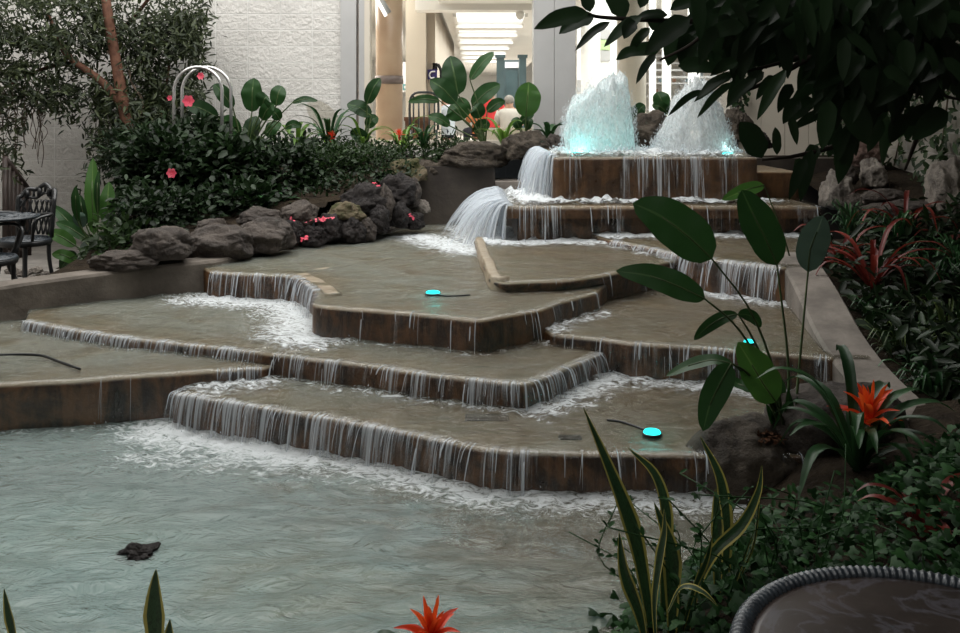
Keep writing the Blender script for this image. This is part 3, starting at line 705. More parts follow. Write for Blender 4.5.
def offset(pl, d, side=1):
    r = []
    for i in range(len(pl)):
        t = (pl[min(i + 1, len(pl) - 1)] - pl[max(i - 1, 0)]).normalized(); r.append(pl[i] + V((t.y, -t.x, 0)) * side * d)
    return r
def part_of(pl, lo, hi): n = len(pl); return pl[max(0, int(lo * (n - 1))):int(hi * (n - 1)) + 1]
def byx(pl, x0, x1): return [p for p in pl if x0 <= 480 + p.x / p.y * F <= x1]
FL = {k: offset(LIP[k], .07) for k in LIP}
fount = thing('cascade_fountain', V((.2, 6.5, -.15)), 'wide stepped concrete fountain with water spilling down its brown tiers into a pool', 'fountain')
names = {'J': 'lowest', 'I': 'left', 'H': 'second', 'G': 'middle', 'E': 'right', 'D': 'raised', 'F': 'upper'}
TO = {}
for k in T:
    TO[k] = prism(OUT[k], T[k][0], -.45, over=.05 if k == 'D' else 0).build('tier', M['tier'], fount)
# the two blocks the jets stand on
BZ, AZ = .73, 1.135
blip = [V((x, y, 0)) for x, y in ((.216, 9.7), (.216, 9.2), (.216, 8.6), (.22, 8.12), (.25, 8.05), (2.95, 8.05), (2.95, 9.7))]
alip = [V((x, y, 0)) for x, y in ((.66, 10.1), (.66, 9.3), (.65, 8.5), (.67, 8.42), (2.5, 8.42), (2.52, 8.5), (2.52, 10.1))]
def dense(pl, st=.06): return resample([tuple(p.xy) for p in pl], st)
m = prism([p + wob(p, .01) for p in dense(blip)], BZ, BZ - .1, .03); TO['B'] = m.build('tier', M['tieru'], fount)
m = prism([p + wob(p, .008) for p in dense([V((.33, 9.7, 0)), V((.33, 8.17, 0)), V((2.9, 8.17, 0)), V((2.9, 9.7, 0))])], BZ - .09, .2, .005); m.build('tier_base', M['tier'], TO['B'])
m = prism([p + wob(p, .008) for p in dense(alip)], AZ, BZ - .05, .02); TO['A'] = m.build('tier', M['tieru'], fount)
m = prism([p + wob(p, .008) for p in dense([V((2.5, 10., 0)), V((2.5, 8.9, 0)), V((3.05, 8.9, 0)), V((3.05, 10, 0))])], .98, .2, .02); m.build('tier', M['tieru'], fount)
# raised stone strips on the tiers
def strip(pl, z0, z1, wd, parent):
    m = MB(); c = dense(pl, .08); L_ = offset(c, wd / 2); R_ = offset(c, -wd / 2); n = len(c); vs = []
    for i in range(n):
        j = noise.noise(c[i] * 7) * .012
        for p, z in ((L_[i], z0), (L_[i] * .93 + R_[i] * .07, z1 - .006), (L_[i] * .8 + R_[i] * .2, z1), (R_[i] * .8 + L_[i] * .2, z1), (R_[i] * .93 + L_[i] * .07, z1 - .006), (R_[i], z0)): vs.append(V((p.x + j, p.y, z + j * .3)))
    fs = [(i * 6 + k, i * 6 + k + 1, (i + 1) * 6 + k + 1, (i + 1) * 6 + k) for i in range(n - 1) for k in range(5)] + [tuple(range(5, -1, -1)), tuple((n - 1) * 6 + k for k in range(6))]
    m.add(vs, fs); m.build('curb_strip', M['curb'], parent)
strip([V((*p, 0)) for p in px(.42, (479, 240), (487, 262), (496, 280), (508, 281))], .3, .447, .085, TO['D'])
strip([V((*p, 0)) for p in px(.345, (302, 275), (322, 286), (334, 296))], .30, .358, .13, TO['G'])
strip([V((*p, 0)) for p in px(.345, (308, 272), (345, 266), (390, 259), (452, 258))], .3, .355, .07, TO['G'])

# water on the tiers
foam_src = {
 'J': [(byx(FL['H'], 270, 545), .75, .16), (byx(FL['H'], 540, 610), 1., .28), (FL['E'], .95, .30), (byx(FL['I'], 205, 265), .9, .3)],
 'I': [(byx(FL['H'], 0, 270), .5, .09), (byx(LIP['I'], 40, 100), .5, .03)],
 'H': [(byx(FL['G'], 312, 560), .65, .15), (byx(FL['G'], 205, 312), 1.05, .5)],
 'G': [([V((.15, 8.1, 0)), V((.05, 9.6, 0))], 1.25, .6), ([V((-.1, 8.0, 0)), V((-.6, 8.9, 0))], 1.05, .5), (byx(FL['D'], 485, 640), .45, .12)],
 'E': [(byx(FL['F'], 650, 800), .95, .28), (byx(FL['G'], 540, 605), .85, .22), (byx(FL['D'], 590, 700), .6, .2)],
 'D': [([V((.2, 8.12, 0)), V((2., 8.12, 0))], 1.35, .4), (byx(FL['F'], 600, 680), .8, .12)],
 'F': [([V((1.1, 8.15, 0)), V((3., 8.15, 0))], 1.3, .4)],
}
for k in T:
    z = T[k][0]
    sheet(offset(OUT[k], -.004), z + .012, .06, [([tuple(p.xy) for p in pl], s_, r_) for pl, s_, r_ in foam_src[k] if len(pl) > 1], .005, .03, LIP[k]).build('water_surface', M['film'], TO[k])
sheet(dense(blip, .2), BZ + .014, .06, [([(.5, 8.36), (2.6, 8.36)], 1.1, .22), ([(.5, 8.4), (.45, 9.6)], 1.2, .4)], .004, .07).build('water_surface', M['film'], TO['B'])
sheet(dense(alip, .2), AZ + .014, .06, [([(1.1, 9.1), (2.1, 9.1)], 1.2, .9)], .004, .06).build('water_surface', M['film'], TO['A'])
def rag(base, amp, f, seed): return lambda u: clamp(base + amp * noise.noise(V((u * f, seed, .3))), 0, 1)
def dj(u): return lerp(.66, .72, 1) if u < .42 else rag(.42, .5, 14, 2)(u)
waterfall('waterfall', LIP['J'], .02, ZW, lambda u: rag(.74, .25, 16, 1)(u) if u < .52 else rag(.36, .45, 13, 2)(u), TO['J'], 1, .34, 40, 1)
jl = [V((-1.45, 5.55, 0)), LIP['J'][0]]
waterfall('waterfall', jl, .02, ZW, .7, TO['J'], 1, .4, 40, 21)
il = byx(LIP['I'], -300, 213)
waterfall('waterfall', il, .09, ZW, rag(.16, .55, 16, 3), TO['I'], 1, .12, 26, 3)
waterfall('waterfall', byx(LIP['I'], 212, 270), .09, .03, .7, TO['I'], 1, .3, 40, 4)
waterfall('waterfall', byx(LIP['H'], 20, 272), .15, .09, rag(.78, .2, 18, 5), TO['H'], 1, .3, 42, 5)
waterfall('waterfall', byx(LIP['H'], 268, 605), .15, .03, rag(.62, .35, 16, 6), TO['H'], 1, .3, 42, 6)
waterfall('waterfall', byx(LIP['G'], 205, 312)[:-1], .345, .16, rag(.66, .3, 9, 7), TO['G'], 1, .3, 42, 7)
waterfall('waterfall', byx(LIP['G'], 309, 545), .345, .16, lambda u: .75 if u < .12 else rag(.24, .5, 15, 8)(u), TO['G'], 1, .22, 34, 8)
waterfall('waterfall', byx(LIP['G'], 540, 600), .345, .23, rag(.4, .4, 8, 9), TO['G'], 1, .22, 34, 9)
waterfall('waterfall', LIP['E'], .22, .03, rag(.44, .5, 14, 10), TO['E'], 1, .22, 44, 10)
waterfall('waterfall', byx(LIP['D'], 500, 600), .42, .352, rag(.08, .5, 12, 11), TO['D'], 1, .1, 20, 11)
waterfall('waterfall', byx(LIP['D'], 596, 700), .42, .23, rag(.22, .5, 10, 12), TO['D'], 1, .16, 30, 12)
waterfall('waterfall', LIP['F'], .47, lambda u: lerp(.425, .23, sm(.28, .45, u)), rag(.7, .25, 12, 13), TO['F'], 1, .45, 44, 13)
waterfall('waterfall', [V((.25, 8.05, 0)), V((2.95, 8.05, 0))], BZ, .43, rag(.42, .5, 11, 14), TO['B'], 1, .2, 14, 14)
for k, (x, sp_, dn) in enumerate(((.225, .15, .95), (.20, .5, .95), (.18, .9, .85), (.16, 1.45, .7))):
    waterfall('waterfall', [V((x, 9.65, 0)), V((x + .02, 8.8, 0)), V((x + .03, 8.02 + .08 * k, 0))], BZ + .012 * k, .36, dn, TO['B'], 1, sp_, 60, 15 + k, froth=True, mat='fallsw')
waterfall('waterfall', [V((.67, 8.42, 0)), V((2.5, 8.42, 0))], AZ, BZ + .02, rag(.46, .55, 8, 16), TO['A'], 1, .16, 10, 16)
for k, (x, sp_, dn) in enumerate(((.665, .1, .95), (.64, .22, .95), (.62, .38, .9), (.6, .6, .75))):
    waterfall('waterfall', [V((x, 10.0, 0)), V((x, 9.2, 0)), V((x + .02, 8.44 + .06 * k, 0))], AZ + .012 * k, BZ + .02, dn, TO['A'], 1, sp_, 60, 27 + k, froth=True, mat='fallsw')

# the pool
m = MB(); m.box((-4.75, 1.9, -.62), (2.4, 5.6, -.48)); struct('floor_pool', m, 'poolfloor')
pool_out = [V((x, y, 0)) for x, y in ((-4.7, 2.55), (-1.2, 2.55), (.1, 2.6), (.85, 3.1), (1.4, 3.75), (1.75, 4.3), (1.2, 4.6), (-1.2, 5.8), (-4.7, 5.6))]
pf = [(FL['J'], 1.0, .30), (byx(FL['J'], 150, 300), 1.15, .42), (byx(FL['I'], -300, 175), .62, .20), ([V((-.2, 4.35, 0)), V((.9, 4.0, 0))], .5, .16), ([V((-1.8, 2.9, 0)), V((.6, 2.9, 0))], .30, .5), ([V((-1.7, 4.6, 0)), V((-.6, 4.4, 0))], .8, .3)]
o = sheet(pool_out, ZW, .045, [([tuple(p.xy) for p in pl], s_, r_) for pl, s_, r_ in pf], .008, .025).build('water_pool', M['pool']); o['kind'] = 'structure'
# sunken concrete bank round the near side
boxstruct('wall_pool_near', (-4.75, 2.3, -.6), (.6, 2.6, -.06), 'conc')

# jets of aerated water
def jet(cx, cy, w0, hts, label, seed, parent_light=None):
    t = thing('water_jet', V((cx, cy, AZ)), label, 'water jet', 'foaming jets on the top tier')
    rr = random.Random(seed); n = 56; rows = 26; vs = []; m = MB()
    def top(u): # u -1..1 -> height
        x = (u + 1) / 2 * (len(hts) - 1); k = min(int(x), len(hts) - 2); return lerp(hts[k], hts[k + 1], x - k)
    # frothy core: ragged body whose crown follows the plume heights
    for j in range(rows):
        q = j / (rows - 1)
        for k in range(n):
            a = 2 * PI * k / n; u = math.cos(a); r = w0 * .5 * lerp(1.04, .86, q)
            r *= (1 + .10 * noise.noise(V((math.cos(a) * 2.5, math.sin(a) * 2.5, q * 2.5 + seed))) + .05 * noise.noise(V((math.cos(a) * 7, math.sin(a) * 7, q * 5 + seed))))
            hh = top(clamp(u * .9, -1, 1)) * (1 + .3 * noise.noise(V((math.cos(a) * 3, math.sin(a) * 3, seed * 2.1))) + .2 * noise.noise(V((math.cos(a) * 9, math.sin(a) * 9, seed * 2.1))))
            vs.append(V((cx + r * math.cos(a), cy + r * math.sin(a) * .8, AZ + .01 + q * hh * .9)))
    fs = [(j * n + k, j * n + (k + 1) % n, (j + 1) * n + (k + 1) % n, (j + 1) * n + k) for j in range(rows - 1) for k in range(n)]
    # crown: shrink into the middle in ragged steps
    last = (rows - 1) * n
    for s_ in (.75, .5, .25, .05):
        b0 = len(vs)
        for k in range(n):
            a = 2 * PI * k / n; r = w0 * .5 * .86 * s_; x = r * math.cos(a); y = r * math.sin(a) * .8
            hh = top(clamp(x / (w0 * .5), -1, 1)) * (1.0 + .22 * noise.noise(V((x * 14, y * 14, seed))) + .16 * noise.noise(V((x * 40, y * 40, seed))))
            vs.append(V((cx + x, cy + y, AZ + hh * .93)))
        fs += [(last + k, last + (k + 1) % n, b0 + (k + 1) % n, b0 + k) for k in range(n)]; last = b0
    fs.append(tuple(last + k for k in range(n)))
    m.add(vs, fs); m.build('froth_core', M['froth'], t)
    m = MB()
    for _ in range(7500):
        a = rr.random() * 2 * PI; rad = (rr.random() ** .45) * 1.1; x = math.cos(a) * rad; y = math.sin(a) * rad
        hmax = top(clamp(x, -1, 1)) * (1.12 - .14 * rad * rad) * rr.uniform(.8, 1.22)
        q = rr.random() ** .8; z = hmax * q; sc = w0 * .5 * lerp(1.08, .9, z / max(.2, max(hts)))
        L_ = rr.uniform(.008, .05) * (.5 if q > .85 else 1); wd = rr.uniform(.0012, .0042)
        c = V((cx + x * sc, cy + y * sc * .8, AZ + z)); d = V((x * .16 + rr.gauss(0, .05), y * .16, 1)).normalized()
        s1 = d.cross(V((rr.gauss(0, 1), rr.gauss(0, 1), .1))).normalized() * wd; s2 = d.cross(s1).normalized() * wd
        m.add([c - d * L_ / 2, c + s1, c - s1 * .6 + s2, c - s1 * .6 - s2, c + d * L_ / 2], [(0, 2, 1), (0, 3, 2), (0, 1, 3), (4, 1, 2), (4, 2, 3), (4, 3, 1)])
    for _ in range(900):  # collar of splash at the foot
        a = rr.random() * 2 * PI; r = w0 * .5 * rr.uniform(.8, 1.45); c = V((cx + r * math.cos(a), cy + r * math.sin(a) * .8, AZ + .01 + abs(rr.gauss(0, .03)))); r_ = rr.uniform(.004, .011)
        m.tube([c, c + V((rr.gauss(0, .5), rr.gauss(0, .5), 1)) * r_ * 2.2], [r_, r_ * .3], 5)
    m.build('droplets', M['drop'], t)
JY = 9.2
def hz(y): return (155 - y) / F * JY
jet(Q(599, 0, JY).x, JY, 70 / F * JY, [hz(v) for v in (112, 98, 95, 90, 84, 74, 78, 100)], 'foaming white water jet lit turquoise at its foot, left of the two', 3)
jet(Q(693, 0, JY).x, JY, 74 / F * JY, [hz(v) for v in (138, 122, 98, 84, 80, 84, 108, 135)], 'foaming white water jet at the right end of the top tier', 4)
# underwater lamps
def pool_light(px_, py_, z, label, r=.045, cable=None):
    p = P(px_, py_, z + .02); t = thing('pool_light', V((p.x, p.y, z)), label, 'pool light', 'turquoise underwater lights')
    m = MB(); m.lathe([(r * 1.12, -.02), (r * 1.14, .004), (r * 1.06, .01), (r * .95, .008)], (p.x, p.y, z), 20); m.build('housing', M['housing'], t)
    m = MB(); m.lathe([(r, .008), (r * .85, .018), (r * .3, .024)], (p.x, p.y, z), 20); m.build('lens', M['lens'], t)
    if cable:
        m = MB(); m.tube(spline([V((p.x, p.y, z + .006))] + [P(a, b, z + .006) for a, b in cable], 12), .006, 6); m.build('cable', M['housing'], t)
    point('pool_light_glow', (p.x, p.y, z + .09), .35, (.1, 1, .95), .03)
pool_light(433, 291, .36, 'turquoise light set in the water of the middle tier', .048, [(447, 296), (470, 295)])
pool_light(652, 430, .035, 'turquoise light with a black cable on the lowest tier', .042, [(640, 428), (622, 422), (607, 420)])
pool_light(749, 340, .235, 'turquoise light on the right tier behind the canna stalks', .03)
for x, lab, pw in ((Q(576, 0, 8.75).x, 'turquoise light at the foot of the left jet', 1.6), (Q(728, 0, 8.75).x, 'pale light at the foot of the right jet', .7)):
    t = thing('pool_light', V((x, 8.75, AZ)), lab, 'pool light', 'turquoise underwater lights')
    m = MB(); m.lathe([(.07, 0), (.075, .015), (.05, .022)], (x, 8.75, AZ), 20); m.build('housing', M['housing'], t)
    m = MB(); m.lathe([(.055, .02), (.045, .036), (.01, .04)], (x, 8.75, AZ), 20); m.build('lens', M['lens'], t)
    point('jet_glow', (x + .05, 8.95, AZ + .08), pw, (.12, 1, .92) if pw > 1 else (.6, 1, .95), .05)
point('jet_glow', (Q(599, 0, 9.2).x, 9.2, AZ + .07), 1.6, (.12, 1, .92), .05)
# drain grate and wet-patch plate on the lowest tier, cable on the left tier
for x, y, w_, l_, lab in ((570, 435, .11, .05, 'small dark drain grate under the water in front of the turquoise light'), (487, 415, .22, .10, 'long dark drain cover under the water below the second tier corner')):
    p = P(x, y, .035); t = thing('grate_and_wet_patch', V((p.x, p.y, .02)), lab, 'drain grate')  # the long plate stands in for a dark wet patch
    m = MB(); m.box((p.x - w_ / 2, p.y - l_ / 2, -.01), (p.x + w_ / 2, p.y + l_ / 2, .022)); m.build('frame', M['housing'], t, False)
    m = MB()
    for k in range(5): yy = p.y - l_ / 2 + l_ * (k + .5) / 5; m.box((p.x - w_ * .46, yy - .006, .022), (p.x + w_ * .46, yy + .006, .027))
    m.build('bars', M['iron'], t, False)
m = MB(); m.tube(spline([P(a, b, .106) for a, b in ((-20, 358), (0, 355), (38, 355), (60, 362), (80, 369))], 24), .008, 6)
tag(m.build('cable', M['housing']), 'black cable curving through the water of the left tier', 'cable')

# ------------------------------------------------------------ retaining walls and beds
def wallstrip(name, inner, tops, wd, mat, zb=-.5, side=-1):
    c = [V((*p, 0)) for p in inner]; c2 = offset(c, wd, side); n = len(c); m = MB(); vs = []
    for i in range(n):
        for p, z in ((c[i], zb), (c[i], tops[i] - .02), (c[i].lerp(c2[i], .06), tops[i]), (c2[i].lerp(c[i], .06), tops[i]), (c2[i], tops[i] - .02), (c2[i], zb)): vs.append(V((p.x, p.y, z)))
    fs = [(i * 6 + k, i * 6 + k + 1, (i + 1) * 6 + k + 1, (i + 1) * 6 + k) for i in range(n - 1) for k in range(5)] + [tuple(range(5, -1, -1)), tuple((n - 1) * 6 + k for k in range(6))]
    m.add(vs, fs); return struct(name, m, mat)
FOOT = [(-5.4, 5.1), (-4.2, 5.85), (-3.32, 6.45), (-2.864, 6.8), (-2.4, 7.1), (-2.02, 7.2), (-1.93, 7.5), (-1.88, 8.0), (-1.4, 8.52), (-.9, 9.25), (-.68, 9.9)]
def dl(pl, st=.15): return [tuple(p.xy) for p in smoothline(resample(pl, st), 3)]
ff = dl(FOOT); FL_ = arcs([V((*p, 0)) for p in ff])
wallstrip('wall_parapet', ff, [lerp(.33, .40, sm(2, 4.2, s_)) + .02 * noise.noise(V((s_ * 2, 0, 0))) for s_ in FL_], .24, 'conc', side=-1)
m = MB(); m.box((-.85, 9.95, -.4), (.16, 10.3, .97)); struct('wall_bed', m, 'dark_conc')
m = MB(); m.box((.16, 9.75, -.4), (.68, 10.3, .82)); struct('wall_bed_step', m, 'concR')
m = MB(); m.box((.66, 10.05, -.4), (4.3, 10.35, 1.05)); struct('wall_bed_back', m, 'dark_conc')
RW = [(2.02, 3.9), (1.9, 4.5), (1.885, 4.95), (1.93, 5.4), (2.06, 6.1), (2.13, 6.6), (2.16, 6.95)]
rw = dl(RW, .12)
wallstrip('wall_sloping', rw, [lerp(.10, .51, clamp((p[1] - 4.3) / 2.4)) for p in rw], .27, 'concR', side=1)
def ground(name, x0, x1, y0, y1, st, zf, mat, keep=None):
    m = MB(); nx = int((x1 - x0) / st) + 1; ny = int((y1 - y0) / st) + 1; ids = {}; vs = []
    for j in range(ny + 1):
        for i in range(nx + 1):
            x, y = x0 + i * st, y0 + j * st
            if keep and not keep(x, y): continue
            ids[i, j] = len(vs); vs.append((x, y, zf(x, y) + .02 * noise.noise(V((x * 3, y * 3, 0))) + .012 * noise.noise(V((x * 11, y * 11, 2)))))
    fs = [(ids[i, j], ids[i + 1, j], ids[i + 1, j + 1], ids[i, j + 1]) for j in range(ny) for i in range(nx) if all(q in ids for q in ((i, j), (i + 1, j), (i + 1, j + 1), (i, j + 1)))]
    m.add(vs, fs); o = m.build(name, M[mat]); o['kind'] = 'structure'; return o
foot_x = lambda y: np.interp(y, [p[1] for p in FOOT], [p[0] for p in FOOT])
def bed_z(x, y): return lerp(.28, 1.0, sm(7.0, 10.6, y + .35 * (x + 2)) ) * sm(-4.0, -3.3, x)
ground('ground_bed_left', -4.2, -.05, 6.9, 11.55, .12, bed_z, 'soil', lambda x, y: x < foot_x(y) - .12 or y > 10.2)
def rbed_z(x, y): return lerp(.06, .84, sm(4.2, 10.2, y)) + .15 * sm(3.2, 4.3, x)
ground('ground_bed_right', 2.0, 4.35, 3.7, 11.55, .12, rbed_z, 'soil', lambda x, y: x > np.interp(y, [p[1] for p in RW] + [8.1, 10.2], [p[0] for p in RW] + [3.05, 3.05]) + .2)
ground('ground_bed_back', -.1, 4.35, 10.3, 11.55, .12, lambda x, y: 1.02, 'soil')
def shore(y): return np.interp(y, [1.0, 2.0, 2.6, 3.05, 3.3, 3.55, 3.8, 4.1, 4.6], [-.1, .0, .15, .38, .55, .80, .97, 1.08, 1.3])
def front_z(x, y): return lerp(-.34, .05, sm(-.35, .55, x - shore(y))) + .12 * sm(.4, 1.2, x - shore(y)) * sm(2.2, 3.4, y)
ground('ground_bed_front', -.2, 4.35, -.6, 4.5, .1, front_z, 'soil', lambda x, y: x > shore(y) - .25)
boxstruct('floor_near', (-4.75, -3.2, -.5), (4.32, 2.35, -.03), 'pave')

# ------------------------------------------------------------ rocks
def rock(c, r, label, mat, seed, group, flat=0., rough=.30, name='boulder', facets=.5):
    t_rng = random.Random(seed); b = bmesh.new(); bmesh.ops.create_icosphere(b, subdivisions=5, radius=1)
    o_ = V((seed * 7.3, seed * 3.1, seed)); cut = [V((t_rng.gauss(0, 1), t_rng.gauss(0, 1), t_rng.gauss(0, .8))).normalized() for _ in range(9)]
    rot = Matrix.Rotation(t_rng.uniform(-.25, .25), 3, 'Y'); vs = []
    for v in b.verts:
        p = v.co.copy()
        for cdir in cut:
            d = p.dot(cdir); lim = .74
            if d > lim: p -= cdir * (d - lim) * facets
        k = 1 + rough * noise.noise(p * 1.3 + o_) + rough * .5 * noise.noise(p * 3.1 + o_) + rough * .3 * noise.noise(p * 7 + o_) + rough * .09 * noise.noise(p * 16 + o_)
        p = rot @ (p * k)
        if p.z < -.55: p.z = -.55 + (p.z + .55) * .3
        vs.append(V((c.x + p.x * r[0], c.y + p.y * r[1], c.z + p.z * r[2])))
    b.verts.index_update(); m = MB(); m.add(vs, [tuple(v.index for v in f.verts) for f in b.faces]); b.free()
    return tag(m.build(name, M[mat]), label, 'rock', group)
def rk(x, y, w_, h_, d, label, mat, seed, group, dep=1., **k):
    s_ = d / F; return rock(Q(x, y, d), (w_ * s_ * .58, (w_ + h_) * .28 * s_ * dep, h_ * s_ * .60), label, mat, seed, group, **k)
GL = 'boulders along the left pool edge'
for i, a in enumerate([
 (124, 262, 60, 20, 7.05, 'low flat grey boulder at the left end of the parapet boulders', 'rock'),
 (163, 246, 62, 32, 7.2, 'long humped grey boulder beside the low flat one on the parapet', 'rock'),
 (219, 246, 64, 32, 7.55, 'blocky grey boulder over the dark corner of the left wall', 'rock'),
 (213, 229, 30, 20, 7.9, 'small pointed rock peeping up behind the blocky grey boulder', 'rock'),
 (265, 238, 56, 34, 7.85, 'round grey boulder leaning towards the upper left water', 'rock'),
 (259, 218, 38, 18, 8.3, 'dark rock standing behind the round grey boulder', 'rock'),
 (299, 216, 34, 26, 8.4, 'upright grey rock in front of the dark shrubs, left of the rock heap', 'rock'),
 (293, 234, 18, 24, 8.15, 'small narrow stone wedged below the upright grey rock', 'rockwet'),
 (312, 238, 26, 20, 8.3, 'dark wet rock with pink petals at the waterline', 'rockwet'),
 (331, 230, 28, 28, 8.5, 'black wet rock at the waterline left of the yellowish stone', 'rockwet'),
 (345, 216, 34, 24, 8.6, 'yellowish pale stone at the left foot of the rock heap', 'rockmoss'),
 (352, 232, 24, 26, 8.5, 'dark stone under the yellowish pale stone', 'rockwet'),
 (367, 231, 18, 24, 8.6, 'slanting dark grey stone at the waterline of the rock heap', 'rock'),
 (364, 205, 44, 34, 8.9, 'big dark rock with a pale left edge in the rock heap', 'rockwet'),
 (380, 222, 18, 28, 8.75, 'upright rounded dark stone in the middle of the rock heap', 'rockwet'),
 (386, 207, 16, 36, 8.9, 'long leaning stone across the middle of the rock heap', 'rock'),
 (396, 193, 36, 30, 9.2, 'rough speckled black rock on top of the rock heap', 'rockwet'),
 (400, 217, 22, 26, 8.95, 'dark rock low in the right half of the rock heap', 'rockwet'),
 (412, 195, 16, 30, 9.25, 'pale rimmed upright rock at the right of the rock heap', 'rock'),
 (413, 222, 22, 18, 9.1, 'wet black rock with a pink petal at the right foot of the rock heap', 'rockwet'),
 (421, 208, 18, 12, 9.35, 'small pale pointed stone sticking out right of the rock heap', 'rockpale'),
 (408, 172, 36, 22, 9.9, 'mossy yellow brown boulder above the rock heap', 'rockmoss'),
 (430, 172, 36, 18, 10.1, 'dark brown root-covered rock right of the mossy boulder', 'rockbrown'),
 (473, 157, 66, 27, 10.1, 'long brown boulder capping the dark bed wall', 'rockbrown'),
 (523, 148, 40, 28, 10.15, 'rounded brown boulder between the capping boulder and the left jet', 'rockbrown'),
 (554, 145, 20, 18, 10.3, 'small grey rock close behind the left jet', 'rock'),
 (650, 134, 42, 34, 10.3, 'craggy brown boulder between the two water jets', 'rockbrown'),
 (737, 128, 22, 34, 10.3, 'brown rock behind the right end of the right jet', 'rockbrown'),
 (757, 142, 26, 20, 10.2, 'small dark rock right of the right jet', 'rockwet')]):
    rk(*a[:7], i + 11, GL, rough=.24 if i < 7 else .34)
GR = 'rocks of the right bank'
for i, a in enumerate([
 (836, 193, 26, 40, 8.6, 'pale upright rock at the right end of the second ledge', 'rockpale'),
 (861, 152, 40, 36, 9.6, 'big reddish rock under the dark tree leaves', 'rockred'),
 (873, 175, 22, 30, 8.9, 'pale egg-shaped rock standing below the reddish rock', 'rockpale'),
 (852, 207, 24, 26, 8.5, 'dark grey rock leaning against the pale upright rock', 'rock'),
 (846, 177, 20, 22, 8.9, 'small grey rock between the pale upright rock and the reddish rock', 'rock'),
 (884, 199, 46, 18, 8.4, 'flat grey rock below the egg-shaped rock', 'rock'),
 (905, 213, 74, 22, 8.1, 'long pale slab of rock right of the flat grey rock', 'rock'),
 (946, 192, 34, 60, 8.0, 'tall pale rock face at the right edge of the picture', 'rockpale'),
 (812, 238, 30, 16, 8.3, 'low dark rock at the end of the sloping wall', 'rockwet')]):
    rk(*a[:7], i + 51, GR)
rk(738, 468, 108, 86, 4.3, 'large brown boulder with a hollow of bark mulch holding the canna', 'rockbrown', 71, GR, 1.1, facets=.4, rough=.16)
rk(838, 434, 136, 84, 4.35, 'broad smooth dark boulder at the foot of the sloping wall', 'rock', 74, GR, .9, facets=.2, rough=.14)
rk(928, 430, 60, 40, 4.9, 'dark boulder in shade behind the orange flower', 'rockwet', 76, GR)
p = P(139, 553, ZW)
rock(p + V((0, 0, -.005)), (.075, .06, .035), 'small black rock breaking the surface of the near pool', 'rockwet', 81, None, name='stone', rough=.5)
rock(p + V((-.055, -.0, -.012)), (.04, .03, .018), 'little black stone touching the left side of the small black rock in the pool', 'rockwet', 82, None, name='stone', rough=.5)
rr = random.Random(3)
for i, (x, y, lab) in enumerate(((12, 271, 'pale cobble under the round seat at the left edge'), (24, 274, 'pale cobble between the two black seats'), (35, 271, 'pale cobble below the black garden chair'), (30, 280, 'small pale cobble close to the parapet wall'), (47, 276, 'pale cobble by the right front leg of the garden chair'))):
    q = P(x, y, .02); rock(q, (.07, .06, .045), lab, 'rockpale', 90 + i, 'cobbles on the terrace', name='cobble')
m = MB(); q = Q(757, 437, 4.25)
for k in range(260):
    a = R.random() * 2 * PI; r_ = math.sqrt(R.random()); c = V((q.x + math.cos(a) * r_ * .11, q.y + math.sin(a) * r_ * .09 - .02, q.z + .035 * (1 - r_ * r_) + R.random() * .01 + .0))
    m.leaflet(c, (R.gauss(0, 1), R.gauss(0, 1), R.gauss(0, .3)), (0, 0, 1), R.uniform(.02, .04), .012, .5)
tag(m.build('bark_mulch', M['mulch']), 'reddish bark mulch lying in the hollow of the brown boulder', 'mulch', kind='stuff')
# ------------------------------------------------------------ plants
def bigleaf(plant, stalk_pts, blade_pts, width, mat, nrm=(0, -1, .45), prof='paddle', fold=.15, wave=.06, r=.008, segs=16, tint=None, twist=0., label=None):
    m = MB(); m.blade(blade_pts, width, nrm, prof, segs, 7, fold, wave, R.random() if tint is None else tint, twist)
    o = m.build('leaf', M[mat], plant)
    if label: o['label'] = label
    if stalk_pts:
        m = MB(); sp = spline([V(p) for p in stalk_pts], 10); sp += [p for p in spline([V(p) for p in blade_pts], 6)[1:5]]
        m.tube(sp, [lerp(r, r * .35, i / (len(sp) - 1)) for i in range(len(sp))], 6); m.build('stalk', M['stalk'], o)
    return o
def pw(w_, d): return w_ * d / F

# canna-like plant in the boulder hollow
d = 4.3; base = Q(786, 436, d)
t = thing('paddle_leaf_plant', base, 'tall paddle-leaved plant growing from the bark hollow of the brown boulder', 'plant')
def cl(stk, bl, w_, mat='bop', dd=0., **k):
    bigleaf(t, [Q(x, y, d + .0 + dd * i / max(1, len(stk) - 1)) for i, (x, y) in enumerate(stk)] if stk else None, [Q(x, y, d + dd + .02 * i) for i, (x, y) in enumerate(bl)], pw(w_, d), mat, **k)
cl([(784, 434), (775, 375), (750, 310), (712, 259)], [(712, 259), (690, 238), (662, 217), (633, 203)], 47, dd=-.15, nrm=(-.15, -1, .5))
cl([(780, 430), (758, 362), (735, 325), (705, 299)], [(705, 299), (680, 287), (650, 276), (616, 271)], 27, dd=-.25, nrm=(-.1, -1, .55))
cl([(788, 432), (788, 360), (777, 265)], [(777, 265), (766, 240), (752, 212), (742, 190)], 40, dd=.05, nrm=(.2, -1, .1))
cl([(794, 434), (799, 370), (808, 272)], [(808, 272), (810, 250), (817, 232), (823, 216)], 34, 'bopblue', dd=.1, nrm=(.1, -1, .1))
cl([(786, 432), (772, 380), (752, 337), (738, 314)], [(738, 314), (722, 318), (706, 328), (694, 340)], 13, dd=-.1)
cl(None, [(738, 314), (748, 315), (756, 320), (761, 327)], 13, dd=-.1)
cl([(786, 434), (782, 418), (776, 402)], [(776, 402), (764, 385), (752, 365), (738, 342)], 40, 'bopbright', dd=-.2, nrm=(.4, -1, .2))
